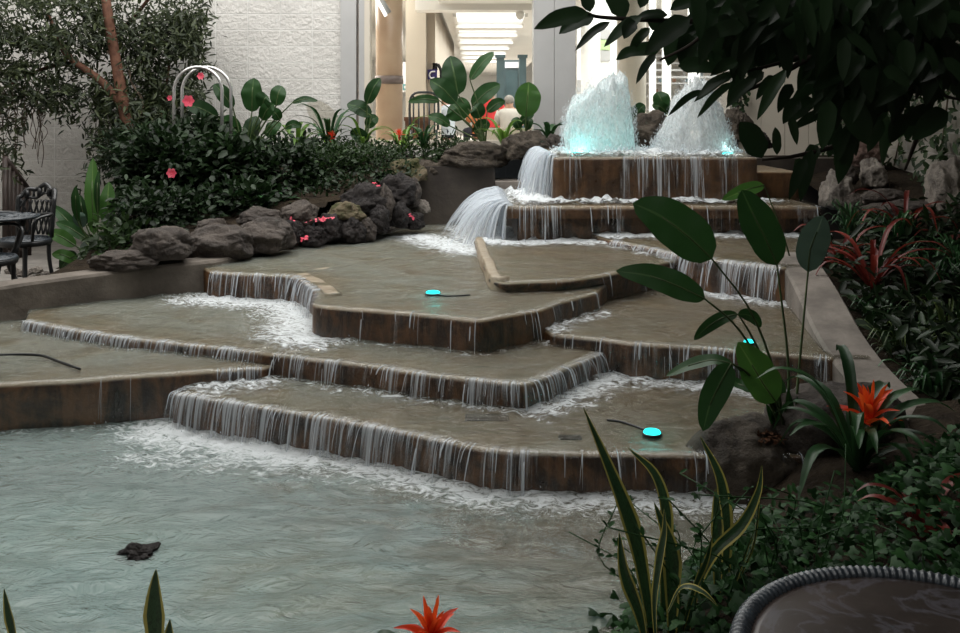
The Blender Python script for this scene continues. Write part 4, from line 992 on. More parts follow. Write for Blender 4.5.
cl([(784, 436), (765, 392), (745, 374), (733, 364)], [(733, 364), (712, 360), (688, 366), (666, 376)], 15, dd=-.25, nrm=(0, -.6, 1))
cl([(784, 436), (766, 396), (746, 372), (731, 364)], [(731, 364), (722, 380), (710, 405), (703, 431)], 25, 'bop', dd=-.3, nrm=(-.5, -1, .1))
cl([(784, 436), (775, 405), (762, 394)], [(762, 394), (750, 388), (738, 384), (726, 376)], 16, dd=-.1, nrm=(0, -.5, 1))
cl([(788, 436), (780, 402)], [(780, 402), (775, 388), (768, 375), (762, 352)], 22, 'bop', dd=.05)
for x0, x1, y1 in ((778, 772, 392), (790, 788, 388), (796, 800, 400), (783, 766, 404), (800, 797, 396)):
    m = MB(); m.blade([Q(x0, 436, d), Q((x0 + x1) / 2, (436 + y1) / 2, d - .03), Q(x1, y1, d - .02)], pw(11, d), (0, -1, .1), 'sword', 10, 5, .5); m.build('sheath', M['bop'], t)
# lone leaf tip above it, pointing left over the lower ledge
t = thing('paddle_leaf_plant', Q(800, 300, 6.9), 'single green leaf pointing left in front of the right end of the top tier', 'plant')
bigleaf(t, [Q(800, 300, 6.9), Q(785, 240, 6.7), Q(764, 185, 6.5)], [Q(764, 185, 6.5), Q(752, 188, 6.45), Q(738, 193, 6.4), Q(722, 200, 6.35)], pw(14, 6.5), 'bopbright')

# snake plants at the near edge
t = thing('snake_plant', Q(672, 640, 2.75), 'yellow-edged snake plant with tall sword leaves beside the round table', 'plant')
def sn(pts, w_, d0=2.75, d1=2.75, nrm=(0, -1, .05), tw=0., fold=.35, prof='sword'):
    m = MB(); k = len(pts) - 1; m.blade([Q(x, y, lerp(d0, d1, i / k)) for i, (x, y) in enumerate(pts)], pw(w_ * .84, (d0 + d1) / 2), nrm, prof, 22, 9, fold, .02, R.random(), tw); m.build('leaf', M['snake'], t)
sn([(652, 640), (645, 590), (633, 532), (612, 475), (583, 407)], 22, 2.8, 2.7, (.3, -1, 0))
sn([(645, 640), (638, 610), (624, 570), (619, 531)], 17, 2.7, 2.65, (-.2, -1, 0))
sn([(664, 640), (663, 580), (666, 520), (655, 475), (628, 448)], 18, 2.85, 2.9, (.5, -1, 0))
sn([(672, 645), (672, 590), (670, 545), (654, 502)], 23, 2.72, 2.72, (-.1, -1, 0))
sn([(656, 640), (655, 600), (660, 560), (665, 530), (664, 508)], 13, 2.68, 2.66, (-1.2, -1, 0))
sn([(722, 640), (723, 585), (724, 530), (720, 480), (700, 436)], 21, 2.95, 3.0, (.3, -1, 0))
sn([(716, 640), (718, 560), (717, 510), (716, 488)], 15, 2.9, 2.92, (-.4, -1, 0))
sn([(686, 640), (696, 590), (714, 552), (742, 524), (758, 492), (762, 465)], 15, 2.75, 2.8, (-.5, -1, .3), .4)
sn([(724, 640), (736, 585), (752, 545), (758, 500), (757, 480)], 11, 2.85, 2.9, (1.5, -1, 0))
sn([(680, 640), (692, 592), (706, 558), (712, 535)], 13, 2.7, 2.7, (.8, -1, 0))
sn([(668, 612), (682, 588), (702, 592), (718, 606)], 10, 2.62, 2.55, (0, -.3, 1))
sn([(730, 630), (728, 600), (742, 560), (754, 530)], 10, 2.8, 2.8, (1, -1, 0))
for i, (pts, w_, lab) in enumerate((([(157, 690), (156, 640), (155, 600), (156, 569)], 26, 'single snake plant tip standing up at the bottom edge in front of the pool'), ([(20, 690), (14, 640), (8, 610), (4, 588)], 12, 'narrow snake plant tip in the bottom left corner'))):
    t = thing('snake_plant', Q(pts[0][0], pts[0][1], 2.35), lab, 'plant')
    sn(pts, w_, 2.35, 2.35)
    sn([(x + 14, y + 50) for x, y in pts], w_, 2.3, 2.3)
# bromeliads
def bromeliad(base, label, mat, fmat, n, L, W, fl=None, seed=0, up=.6, group=None, name='bromeliad', flr=.1, droop=.8):
    rr = random.Random(seed); t = thing(name, base, label, 'plant', group)
    for k in range(n):
        a = k * 2.4 + rr.uniform(-.3, .3); l = L * rr.uniform(.75, 1.1); u = up * rr.uniform(.6, 1.3) + (.5 if k > n * .7 else 0); dr = V((math.cos(a), math.sin(a), 0))
        p = [base, base + dr * l * .35 + V((0, 0, l * .5 * u)), base + dr * l * .75 + V((0, 0, l * .62 * u)), base + dr * l * 1.0 + V((0, 0, l * (.62 * u - .35 * droop * (1 if u < .9 else .3))))]
        m = MB(); m.blade(p, W * rr.uniform(.8, 1.15), (dr.x * -.3, dr.y * -.3, 1), 'strap', 12, 5, .35, .03, rr.random()); m.build('leaf', M[mat], t)
    if fl:
        m = MB(); m.tube([base, base.lerp(fl, .6), fl - V((0, 0, flr * .4))], [.012, .01, .014], 8); s = m.build('flower_stalk', M['stalk'] if fmat != 'redbract' else M['redbract'], t)
        nb = 18
        for k in range(nb):
            a = k * 2.4; e = lerp(.15, 1.4, (k / nb)); l = flr * lerp(1.15, .75, k / nb) * rr.uniform(.85, 1.2); dr = V((math.cos(a) * math.cos(e), math.sin(a) * math.cos(e), math.sin(e)))
            c = fl + V((0, 0, -flr * .35 + flr * .5 * k / nb))
            m = MB(); m.blade([c, c + dr * l * .55 + V((0, 0, .12 * l)), c + dr * l], l * .3, (0, -.3, 1) if e < .9 else (dr.x, dr.y - .4, .3), 'bract', 8, 5, .5, .0, rr.random()); m.build('bract', M[fmat], t)
    return t
bromeliad(Q(858, 474, 3.85), 'bromeliad with an orange red star flower behind the ivy, beside the dark boulder', 'brom', 'orange', 22, .42, .06, Q(869, 414, 3.9), 5, .95, None, 'bromeliad', .145, 1.0)
bromeliad(Q(431, 700, 2.1), 'orange star flower tip of a bromeliad poking up at the bottom edge', 'brom', 'orange', 10, .22, .045, Q(431, 633, 2.1), 9, .2, None, 'bromeliad', .082, 1.0)
GB = 'bromeliads in the left bed'
bromeliad(Q(329, 152, 10.6), 'spiky dark bromeliad with a red flower spike against the block wall', 'brom', 'redbract', 20, .48, .045, Q(331, 137, 10.5), 11, 1.25, GB, flr=.09, droop=.3)
bromeliad(Q(297, 152, 10.5), 'lime green strap-leaved bromeliad left of the spiky dark one', 'bromlime', 'redbract', 13, .42, .06, None, 12, .9, GB, droop=.5)
bromeliad(Q(363, 150, 10.9), 'small lime bromeliad at the foot of the window frame', 'bromlime', 'redbract', 9, .32, .05, None, 13, 1.2, GB, droop=.3)
bromeliad(Q(402, 155, 10.6), 'bright green bromeliad with a leaning red flower below the left window', 'bromlime', 'redbract', 14, .36, .045, Q(399, 134, 10.4), 14, 1.1, GB, flr=.07, droop=.4)
bromeliad(Q(423, 150, 10.5), 'light green bromeliad between the red flowered one and the tall paddle plant', 'brom', 'redbract', 14, .33, .04, None, 15, 1.1, GB, droop=.4)
bromeliad(Q(504, 150, 10.4), 'bright green bromeliad between the two capping boulders', 'bromlime', 'redbract', 12, .36, .05, None, 16, 1.1, GB, droop=.5)
bromeliad(Q(549, 146, 10.6), 'small dark leafy plant close left of the left jet', 'brom', 'redbract', 10, .26, .08, None, 17, 1.3, GB, droop=.2)
bromeliad(Q(262, 226, 9.0), 'broad strap-leaved plant behind the round grey boulder', 'brom', 'redbract', 9, .42, .08, None, 18, 1.3, GB, droop=.2)
bromeliad(Q(322, 229, 8.7), 'single pointed light leaf sprouting between the rocks', 'brom', 'redbract', 3, .2, .04, None, 19, 1.6, GB, droop=.1)
GC = 'red-leaved plants of the right bank'
for i, (x, y, dd, L_, lab, n) in enumerate(((872, 292, 6.3, .48, 'crimson leaved plant leaning over the top of the sloping wall', 20), (842, 274, 7.0, .38, 'smaller crimson plant at the upper end of the sloping wall', 14), (905, 236, 7.4, .42, 'thin red-leaved plant below the pale rock slab', 12), (950, 262, 7.2, .36, 'dark red plant at the right edge above the grass clumps', 10), (925, 545, 3.1, .22, 'low rusty red plant growing in the ivy behind the table', 10))):
    bromeliad(Q(x, y, dd), lab, 'redleaf' if i != 4 else 'redleaf', 'redbract', n, L_, .04, None, 31 + i, .9, GC, 'cordyline', droop=1.1)
def tuft(base, label, n, L, seed, mat='grassy', W=.012, group='grass clumps of the right bank', name='grass_clump', spread=.7):
    rr = random.Random(seed); m = MB()
    for _ in range(n):
        a = rr.random() * 2 * PI; dr = V((math.cos(a), math.sin(a), 0)); l = L * rr.uniform(.6, 1.1); s_ = spread * rr.uniform(.2, 1); b = base + dr * .05 * rr.random()
        m.blade([b, b + dr * l * .3 * s_ + V((0, 0, l * .6)), b + dr * l * .7 * s_ + V((0, 0, l * .85)), b + dr * l * 1.0 * s_ + V((0, 0, l * (.85 - .3 * s_)))], W * rr.uniform(.7, 1.2), (-dr.x * .3, -dr.y * .3 - .1, 1), 'strap', 8, 3, .3, 0, rr.random())
    t = thing(name, base, label, 'plant', group); m.build('foliage', M[mat], t); return t
tuft(Q(905, 392, 5.4), 'yellowish upright grass clump in the shade right of the sloping wall', 80, .42, 41)
tuft(Q(948, 370, 5.6), 'dark arching grass clump at the right edge', 70, .45, 42)
tuft(Q(930, 318, 6.4), 'dark strap grass clump behind the crimson plant', 70, .5, 43, 'brom', .02)
tuft(Q(880, 350, 5.9), 'low dark clump beside the middle of the sloping wall', 60, .36, 44, 'brom', .02)
tuft(Q(895, 265, 7.2), 'dark strap-leaved clump under the pale rock slab', 60, .46, 45, 'brom', .02)
tuft(Q(850, 245, 7.9), 'dark strap-leaved clump below the pale upright rock', 50, .4, 46, 'brom', .02)
tuft(Q(935, 430, 4.9), 'dark leafy clump behind the orange flower', 60, .4, 47, 'brom', .025)
tuft(Q(960, 300, 6.6), 'tall dark clump cut by the right edge', 60, .5, 48, 'brom', .02)
tuft(Q(925, 360, 5.9), 'dark weedy clump between the two grass clumps', 60, .36, 49, 'brom', .018)

# left bed: paddle plants
def fan(base, label, specs, d, mat='bop', name='paddle_leaf_plant', group='paddle-leaved plants of the left bed', nrm=(0, -1, .3), sr=.014):
    """specs: (stalk top px), (blade tip px), width px, bend px"""
    t = thing(name, base, label, 'plant', group); rr = random.Random(int(base.x * 100))
    for i, s in enumerate(specs):
        (sx, sy), (tx, ty), w_ = s[:3]; mt = s[3] if len(s) > 3 else mat; dd = rr.uniform(-.18, .18)
        a = Q(sx, sy, d + dd); b = Q(tx, ty, d + dd * 1.5); mid = a.lerp(b, .5) + V((0, -.03, .03))
        cb = base.lerp(a, .55); cb.x = lerp(base.x, a.x, .38)
        bigleaf(t, [base + V((rr.gauss(0, .03), rr.gauss(0, .03), 0)), cb, a], [a, mid, b], pw(w_ * 1.15, d), mt, (rr.uniform(-.25, .25), -1, rr.uniform(.1, .5)), r=sr)
    return t
fan(Q(486, 152, 10.7), 'tall dark paddle-leaved plant in front of the left window', [((458, 95), (450, 56), 22), ((470, 80), (494, 52), 11), ((456, 103), (430, 80), 17), ((440, 101), (408, 102), 8), ((472, 106), (500, 84), 15), ((463, 120), (452, 103), 24), ((487, 112), (505, 101), 10), ((450, 126), (428, 116), 10), ((475, 132), (490, 124), 12), ((480, 118), (474, 106), 14)], 10.7)
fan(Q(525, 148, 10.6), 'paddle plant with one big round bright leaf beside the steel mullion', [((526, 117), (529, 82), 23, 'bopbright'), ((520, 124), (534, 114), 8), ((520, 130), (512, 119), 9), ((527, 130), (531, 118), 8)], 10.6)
fan(Q(366, 150, 10.9), 'small paddle plant standing in front of the left window frame', [((367, 104), (380, 78), 12), ((371, 116), (347, 104), 14), ((367, 128), (378, 117), 11), ((368, 142), (350, 132), 12)], 10.9)
fan(Q(245, 172, 10.2), 'large dark paddle plant under the white hoops by the block wall', [((252, 112), (254, 78), 20), ((262, 108), (268, 96), 16), ((233, 108), (214, 84), 13), ((218, 118), (186, 105), 14), ((276, 106), (282, 86), 14), ((292, 103), (318, 101), 6), ((262, 120), (274, 104), 12), ((280, 120), (272, 112), 10), ((240, 136), (222, 118), 16), ((268, 138), (280, 122), 14), ((250, 142), (256, 116), 16), ((238, 152), (232, 148), 20, 'bopbright'), ((285, 128), (302, 126), 8), ((228, 132), (210, 126), 12)], 10.2)
fan(Q(637, 158, 10.9), 'paddle plant with a half-hidden leaf between the two jets', [((634, 118), (645, 105), 11), ((634, 122), (624, 108), 12)], 10.9)
fan(Q(668, 158, 10.9), 'dark paddle plant behind the brown boulder between the jets', [((664, 112), (657, 92), 16), ((668, 114), (652, 105), 10), ((666, 114), (701, 90), 8)], 10.8)
fan(Q(98, 268, 8.6), 'upright paddle plant with long pale green leaves beside the black garden chair', [((94, 235), (93, 158), 13, 'bopbright'), ((109, 230), (109, 182), 15, 'bopbright'), ((78, 222), (76, 186), 8), ((86, 225), (80, 195), 9), ((84, 240), (52, 205), 11), ((76, 246), (48, 232), 12, 'bopbright'), ((82, 228), (80, 212), 11, 'bopblue'), ((98, 215), (99, 170), 6), ((78, 262), (52, 254), 10, 'bopbright'), ((88, 240), (56, 222), 10), ((122, 225), (124, 200), 7, 'bopblue'), ((78, 255), (60, 270), 14), ((96, 255), (80, 246), 12, 'bopblue')], 8.6, sr=.012)

# shrubs of the left bed
def shrub(x, y, w_, h_, d, n, label, mat='shrub', seed=0, L=.085, W=.045, flowers=(), fm='pink'):
    rr = random.Random(seed); c = Q(x, y, d); rx, rz = pw(w_, d) / 2, pw(h_, d) / 2; ry = max(.3, rx * .7)
    base = V((c.x, c.y, c.z - rz)); t = thing('shrub', base, label, 'shrub', 'shrubs of the left bed'); m = MB()
    tips = []
    for k in range(60):
        a = rr.random() * 2 * PI; e = math.asin(rr.uniform(-.5, 1)); q = rr.uniform(.55, 1.0) ** .6
        tips.append(c + V((rx * math.cos(a) * math.cos(e) * q, ry * math.sin(a) * math.cos(e) * q, rz * math.sin(e) * q)))
    for k in range(n):
        tp = rr.choice(tips); p = tp + V((rr.gauss(0, .075), rr.gauss(0, .075), rr.gauss(0, .065)))
        out = (p - c); dd = V((out.x / rx, out.y / ry, out.z / rz)).normalized() + V((rr.gauss(0, .7), rr.gauss(0, .7), rr.gauss(-.1, .6)))
        m.leaflet(p, dd, V((rr.gauss(0, .5), rr.gauss(-.3, .5), 1)), L * rr.uniform(.55, 1.2), W * rr.uniform(.6, 1.2), clamp(rr.gauss(.4, .3)))
    m.build('foliage', M[mat], t); m = MB()
    for tp in tips[::4]: m.tube(spline([base + V((rr.gauss(0, .04), rr.gauss(0, .04), 0)), base.lerp(tp, .5) + V((rr.gauss(0, .05), 0, .05)), tp], 6), [.012, .011, .01, .009, .008, .006, .004], 5)
    m.build('stems', M['darkbark'], t)
    for (fx, fy, fd, fs) in flowers:
        p = Q(fx, fy, fd); m = MB()
        for k in range(6):
            a = k * PI / 3; dr = V((math.cos(a), -.35, math.sin(a))); m.blade([p, p + dr * fs * .6, p + dr * fs], fs * .8, (0, -1, 0), 'paddle', 6, 5, .2, .1, rr.random())
        m.tube([p, p + V((.01, -fs * .9, -.01))], [fs * .08, fs * .05], 5); m.build('flower', M[fm], t)
    return t
for i, a in enumerate([
 (166, 180, 84, 100, 9.3, 2300, 'dark hibiscus bush with a pink flower at the foot of the climbing tree', 'shrub', .1, .06, ((172, 173, 8.75, .05),)),
 (192, 142, 60, 44, 10.0, 1000, 'bush with pink flowers standing under the white hoops', 'shrub', .1, .06, ((189, 101, 9.6, .065), (201, 76, 9.7, .04), (170, 98, 9.8, .03))),
 (226, 182, 84, 80, 9.4, 1900, 'dark green bush behind the blocky grey boulder', 'shrub', .12, .075, ()),
 (150, 218, 58, 52, 8.6, 1100, 'low dark bush right behind the long humped boulder', 'shrub', .08, .05, ()),
 (200, 214, 62, 40, 8.9, 1000, 'low shadowed bush behind the small pointed rock', 'shrub', .09, .06, ()),
 (285, 178, 74, 62, 9.5, 1700, 'broad dark bush behind the upright grey rock', 'shrub', .08, .05, ()),
 (250, 205, 60, 40, 9.0, 900, 'shadowed bush behind the round grey boulder', 'shrub', .1, .06, ()),
 (330, 176, 70, 50, 9.7, 1900, 'fine-leaved dark bush left of the rock heap', 'shrub2', .055, .034, ()),
 (318, 204, 58, 34, 9.2, 900, 'low bush filling the gap above the yellowish pale stone', 'shrub', .06, .04, ()),
 (372, 168, 60, 42, 10.0, 1700, 'fine-leaved green bush above the rock heap', 'shrub2', .05, .03, ()),
 (300, 157, 60, 24, 10.3, 800, 'low bush at the foot of the spiky bromeliad', 'shrub', .08, .045, ()),
 (350, 157, 64, 18, 10.5, 900, 'ground-hugging bush below the window frame', 'shrub2', .06, .035, ()),
 (415, 157, 62, 20, 10.5, 1100, 'feathery light green bush under the left window', 'shrub2', .07, .025, ()),
 (452, 151, 40, 12, 10.7, 500, 'low green bush at the foot of the tall window paddle plant', 'shrub2', .07, .03, ()),
 (120, 250, 50, 34, 8.2, 700, 'low leafy bush behind the flat end boulder', 'shrub2', .09, .05, ()),
 (352, 192, 56, 26, 9.35, 700, 'shadowed low bush right behind the rock heap', 'shrub', .06, .04, ()),
 (390, 178, 44, 18, 9.7, 600, 'small dark bush between the rock heap and the mossy boulder', 'shrub', .05, .03, ()),
 (138, 160, 50, 60, 10.0, 1100, 'bush under the left side of the climbing tree', 'shrub', .09, .04, ())]):
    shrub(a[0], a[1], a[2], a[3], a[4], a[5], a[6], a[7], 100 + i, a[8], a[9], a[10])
# loose pink petals on the rocks
for i, (x, y, dd, lab) in enumerate(((291, 223, 8.15, 'pink petals on the stone below the upright grey rock'), (316, 220, 8.2, 'left clump of pink petals on top of the black wet rocks'), (327, 219, 8.25, 'right clump of pink petals on top of the black wet rocks'), (305, 238, 8.05, 'pink petals low on the wet rock at the waterline'), (376, 185, 9.05, 'pink blossom on the crest of the rock heap'), (410, 216, 8.9, 'pink blossom at the right foot of the rock heap'))):
    p = Q(x, y, dd); m = MB()
    for k in range(9): m.leaflet(p + V((R.gauss(0, .025), R.gauss(0, .02), R.gauss(0, .01))), (R.gauss(0, 1), R.gauss(0, 1), R.gauss(0, .5)), (0, -.5, 1), .04, .025, R.random())
    tag(m.build('blossom', M['pink']), lab, 'flower', 'pink petals on the rocks')

# climbing tree on the block wall
base = Q(138, 232, 10.4); t = thing('climbing_tree', base, 'narrow-leaved tree with a reddish trunk trained against the block wall', 'tree')
m = MB(); m.tube(spline([base, Q(134, 180, 10.2), Q(128, 130, 10.1), Q(121, 90, 10.1), Q(114, 50, 10.15), Q(106, 0, 10.2), Q(100, -60, 10.8)], 30), [lerp(.075, .045, k / 30) for k in range(31)], 10); m.build('trunk', M['bark'], t)
m = MB(); m.tube(spline([Q(122, 105, 10.1), Q(100, 80, 10.1), Q(75, 62, 10.1), Q(60, 45, 10.2), Q(48, 12, 10.5)], 14), [lerp(.05, .018, k / 14) for k in range(15)], 8)
m.tube(spline([Q(75, 62, 10.5), Q(40, 70, 10.3), Q(-10, 95, 10.2)], 10), [lerp(.03, .01, k / 10) for k in range(11)], 6); m.tube(spline([Q(112, 40, 10.8), Q(140, 10, 10.7), Q(170, -30, 10.6)], 10), .02, 6); m.tube(spline([Q(130, 140, 10.7), Q(160, 110, 10.6), Q(170, 60, 10.6)], 10), .015, 6); m.build('branches', M['bark'], t)
m = MB(); m.tube(spline([Q(129, 70, 10.4), Q(133, 85, 10.35), Q(143, 102, 10.3), Q(139, 118, 10.3), Q(136, 130, 10.35)], 12), .014, 6); m.tube([Q(107, 51, 10.4), Q(115, 59, 10.4)], .014, 6); m.build('cut_branch', M['palebark'], t)
m = MB(); rr = random.Random(77)
for (x, y, w_, h_, n, dd) in ((22, 20, 70, 50, 1000, 10.2), (28, 75, 76, 66, 1300, 10.2), (75, 15, 70, 60, 900, 10.4), (150, 20, 110, 80, 1900, 10.6), (170, 60, 60, 110, 1300, 10.7), (128, 70, 60, 90, 900, 10.5), (135, 130, 80, 70, 1300, 10.4), (115, 115, 50, 50, 300, 10.4), (175, 110, 60, 80, 900, 10.6), (148, 165, 70, 60, 800, 10.3), (75, 60, 60, 60, 420, 10.4), (72, 118, 18, 10, 40, 10.3), (60, 90, 60, 30, 160, 10.3), (192, 40, 26, 60, 300, 10.9), (5, 140, 30, 80, 260, 10.2), (95, 180, 20, 60, 60, 10.3)):
    cl_ = [(x + rr.uniform(-.5, .5) * w_, y + rr.uniform(-.5, .5) * h_) for _ in range(max(4, n // 22))]
    for _ in range(int(n * 1.25)):
        cx_, cy_ = rr.choice(cl_); p = Q(cx_ + rr.gauss(0, 6), cy_ + rr.gauss(0, 5), dd + rr.gauss(0, .25)); p.y = min(p.y, 11.45)
        m.leaflet(p, (rr.gauss(0, .8), rr.gauss(-.3, .6), rr.gauss(-.25, .7)), (rr.gauss(0, .5), rr.gauss(-.6, .5), .8), rr.uniform(.06, .13), rr.uniform(.018, .036), clamp(rr.gauss(.35, .33)))
m.build('foliage', M['tree'], t); m = MB()
for k in range(46):
    x = rr.choice((rr.uniform(-5, 32), rr.uniform(-5, 30), rr.uniform(34, 46))); y0 = rr.uniform(80, 105); y1 = y0 + rr.uniform(15, 70); q = [Q(x + rr.gauss(0, 3), lerp(y0, y1, j / 4), 10.2 + rr.gauss(0, .05)) for j in range(5)]
    m.tube(spline(q, 10), .0045, 4)
m.build('hanging_vines', M['vine'], t)

# big-leaved tree whose branches hang in from the upper right
tb = V((2.75, 3.3, .1)); t = thing('overhanging_tree', tb, 'dark glossy-leaved tree hanging over the fountain from the upper right', 'tree')
m = MB(); m.tube(spline([tb, V((2.7, 3.3, 1.2)), V((2.55, 3.3, 2.4)), V((2.3, 3.35, 3.6))], 20), [lerp(.09, .05, k / 20) for k in range(21)], 12); m.build('trunk', M['darkbark'], t)
fol = MB(); br = MB(); rr = random.Random(55)
def fl_leaf(x0, y0, x1, y1, w_, d0, d1=None, tint=None, n=None):
    d1 = d0 if d1 is None else d1; a = Q(x0, y0, d0); b = Q(x1, y1, d1); mid = a.lerp(b, .5) + V((0, 0, .012))
    fol.blade([a, mid, b], pw(w_, (d0 + d1) / 2), n or (rr.uniform(-.4, .4), -1, rr.uniform(-.1, .5)), 'obl', 9, 5, rr.uniform(.1, .3), .04, rr.random() if tint is None else tint, rr.uniform(-.3, .3))
def branch(pts, ds, r0=.016, r1=.004):
    q = [Q(x, y, lerp(ds[0], ds[1], i / (len(pts) - 1))) for i, (x, y) in enumerate(pts)]; sp = spline(q, 16); br.tube(sp, [lerp(r0, r1, k / 16) for k in range(17)], 6); return sp
D0 = 3.0
branch([(900, -20), (800, 5), (720, 20), (650, 20), (600, 17), (588, 13)], (3.2, 2.9)); branch([(920, 10), (850, 40), (790, 60), (745, 72)], (3.3, 2.9)); branch([(940, 60), (880, 110), (850, 140), (800, 155), (762, 160)], (3.3, 2.95)); branch([(900, 0), (830, 45), (770, 80), (735, 95)], (3.2, 2.9)); branch([(940, 80), (920, 130), (905, 170)], (3.3, 3.2)); branch([(980, -10), (930, 40), (940, 90), (960, 100)], (3.2, 3.2))
branch([(720, 20), (690, 45), (660, 60)], (2.9, 2.85), .007)
# leaves that draw the ragged left outline
for a in ((589, 13, 534, 29, 17), (594, 17, 559, 34, 17), (590, 12, 583, -12, 14), (625, 18, 606, -14, 20), (610, 22, 575, 51, 9), (642, 16, 604, 47, 12), (636, 22, 624, 39, 15), (640, 8, 652, -14, 12), (668, 15, 632, 22, 11), (662, 22, 652, 30, 22), (690, 18, 645, 54, 22), (650, 28, 628, 56, 10), (640, 52, 616, 60, 11), (660, 50, 630, 55, 14), (656, 54, 636, 84, 9), (680, 30, 668, 66, 20), (690, 34, 683, 70, 20), (678, 66, 717, 72, 16), (700, 20, 672, 50, 16), (706, 40, 700, 62, 10), (705, 30, 722, 56, 20), (700, 0, 670, 10, 16), (735, 72, 694, 102, 10), (728, 76, 698, 98, 10), (732, 82, 697, 118, 8), (702, 90, 668, 116, 7), (738, 62, 710, 76, 12), (744, 70, 727, 104, 10), (764, 72, 740, 96, 12), (756, 78, 726, 108, 11), (786, 70, 757, 120, 12), (775, 76, 756, 100, 10), (792, 84, 778, 113, 12), (800, 100, 783, 124, 14), (812, 98, 790, 122, 18), (790, 118, 797, 145, 9), (762, 158, 740, 122, 24), (777, 155, 775, 127, 12), (800, 158, 794, 182, 10), (812, 150, 800, 202, 14), (806, 158, 789, 200, 12), (818, 146, 806, 168, 14), (830, 120, 838, 160, 22), (848, 130, 842, 165, 24), (830, 100, 822, 150, 18), (846, 100, 868, 145, 26), (870, 90, 862, 140, 24), (900, 100, 858, 112, 22), (935, 110, 900, 126, 18), (948, 112, 912, 140, 22), (930, 50, 945, 90, 20), (750, 20, 718, 30, 16), (712, -6, 742, 20, 18)):
    fl_leaf(*a, D0 + rr.uniform(-.2, .15))
# leaf mass
for (x, y, w_, h_, n) in ((815, 12, 150, 60, 170), (890, 28, 130, 100, 230), (850, 66, 80, 46, 70), (925, 40, 60, 60, 50), (760, 26, 90, 40, 60), (722, 8, 60, 36, 34), (845, 120, 20, 44, 12), (905, 112, 50, 40, 8), (945, 10, 50, 60, 50)):
    for _ in range(n):
        x0 = x + rr.uniform(-.5, .5) * w_; y0 = y + rr.uniform(-.5, .5) * h_ ; a = rr.gauss(1.9, .55); l = rr.uniform(30, 54)
        fl_leaf(x0, y0 - 10, x0 + math.cos(a) * l, y0 - 10 + math.sin(a) * l, rr.uniform(10, 18), 3.1 + rr.uniform(-.35, .6))
for _ in range(3000):   # unseen crown leaves overhead, added to shade the right bank
    a = V((rr.uniform(1.2, 3.6), rr.uniform(2.2, 9.2), rr.uniform(2.9, 4.2)))
    if a.z < 1.62 + a.y * .125: continue
    if a.y > 5.0 and a.x < 2.2: continue
    fol.blade([a, a + V((rr.gauss(0, .1), rr.gauss(0, .1), -.03)), a + V((rr.gauss(0, .25), rr.gauss(0, .25), -.1))], .13, (rr.gauss(0, .3), rr.gauss(0, .3), 1), 'obl', 6, 3, .2, .0, rr.random())
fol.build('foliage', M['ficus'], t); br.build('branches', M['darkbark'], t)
# creeper on the right wall and thin vine on the cream panel
def creeper(label, spec, seed, mat='shrub'):
    rr = random.Random(seed); m = MB(); s_ = MB(); first = None
    for (y0, z0, y1, z1, n, x) in spec:
        path = spline([V((x, y0, z0)), V((x, (y0 + y1) / 2 + rr.gauss(0, .15), (z0 + z1) / 2)), V((x, y1, z1))], 10); s_.tube(path, .008, 5)
        for _ in range(n):
            p = rr.choice(path) + V((-abs(rr.gauss(0, .08)), rr.gauss(0, .22), rr.gauss(0, .22))); m.leaflet(p, (rr.gauss(-.5, .5), rr.gauss(-.3, .7), rr.gauss(-.5, .6)), (-1, -.4, .4), rr.uniform(.06, .13), rr.uniform(.03, .06), clamp(rr.gauss(.4, .3)))
    t = thing('creeper', V((spec[0][5], spec[0][0], spec[0][1])), label, 'climbing plant'); m.build('foliage', M[mat], t); s_.build('stems', M['vine'], t)
creeper('dim creeper covering the stone wall at the right edge', [(9.6, 1.0, 9.0, 3.2, 420, 4.26), (10.6, 1.0, 10.4, 2.6, 300, 4.26), (8.7, .9, 8.5, 3.0, 420, 4.26), (11.2, 1.1, 11.0, 3.2, 260, 4.26)], 61, 'shrub2')
m = MB(); s_ = MB(); path = spline([Q(737, 140, 11.35), Q(733, 118, 11.4), Q(741, 100, 11.4), Q(737, 84, 11.4), Q(748, 66, 11.4)], 20); s_.tube(path, .012, 5)
for _ in range(60):
    p = R.choice(path) + V((R.gauss(0, .05), -abs(R.gauss(0, .03)), R.gauss(0, .05))); m.leaflet(p, (R.gauss(0, 1), R.gauss(-.3, .4), R.gauss(-.2, .7)), (0, -1, .3), R.uniform(.06, .11), R.uniform(.03, .06), R.random())
t = thing('creeper', path[0], 'thin dark vine climbing the cream panel right of the right jet', 'climbing plant'); m.build('foliage', M['shrub'], t); s_.build('stems', M['darkbark'], t)
# ivy over the near right bed
m = MB(); rr = random.Random(91)
def ivyz(x, y): return front_z(x, y) + .03
cnt = 0
while cnt < 9000:
    x = rr.uniform(.0, 2.9); y = rr.uniform(1.7, 4.25); e = x - shore(y)
    if e < -.06 or rr.random() > sm(-.06, .15, e) + .15: continue
    if y > 3.72 and x < 2.25: continue
    if y > 3.45 and x < 1.55: continue
    if (x - 1.1) ** 2 + (y - 4.15) ** 2 < .36: continue
    z = ivyz(x, y) + abs(rr.gauss(0, .035)) * sm(0, .5, e) + .06 * noise.noise(V((x * 3, y * 3, 4))) * sm(0, .5, e) + (.09 * sm(.6, 1.3, e) if y > 2.6 else 0)
    if z < ZW + .01: z = ZW + .015
    m.ivyleaf((x, y, z), (rr.gauss(0, .8), rr.gauss(-.6, .7), rr.gauss(.0, .35)), (rr.gauss(0, .45), rr.gauss(-.5, .45), 1), rr.uniform(.024, .048), clamp(rr.gauss(.35, .35))); cnt += 1
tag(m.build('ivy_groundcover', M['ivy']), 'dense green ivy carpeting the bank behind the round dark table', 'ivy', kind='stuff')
m = MB()
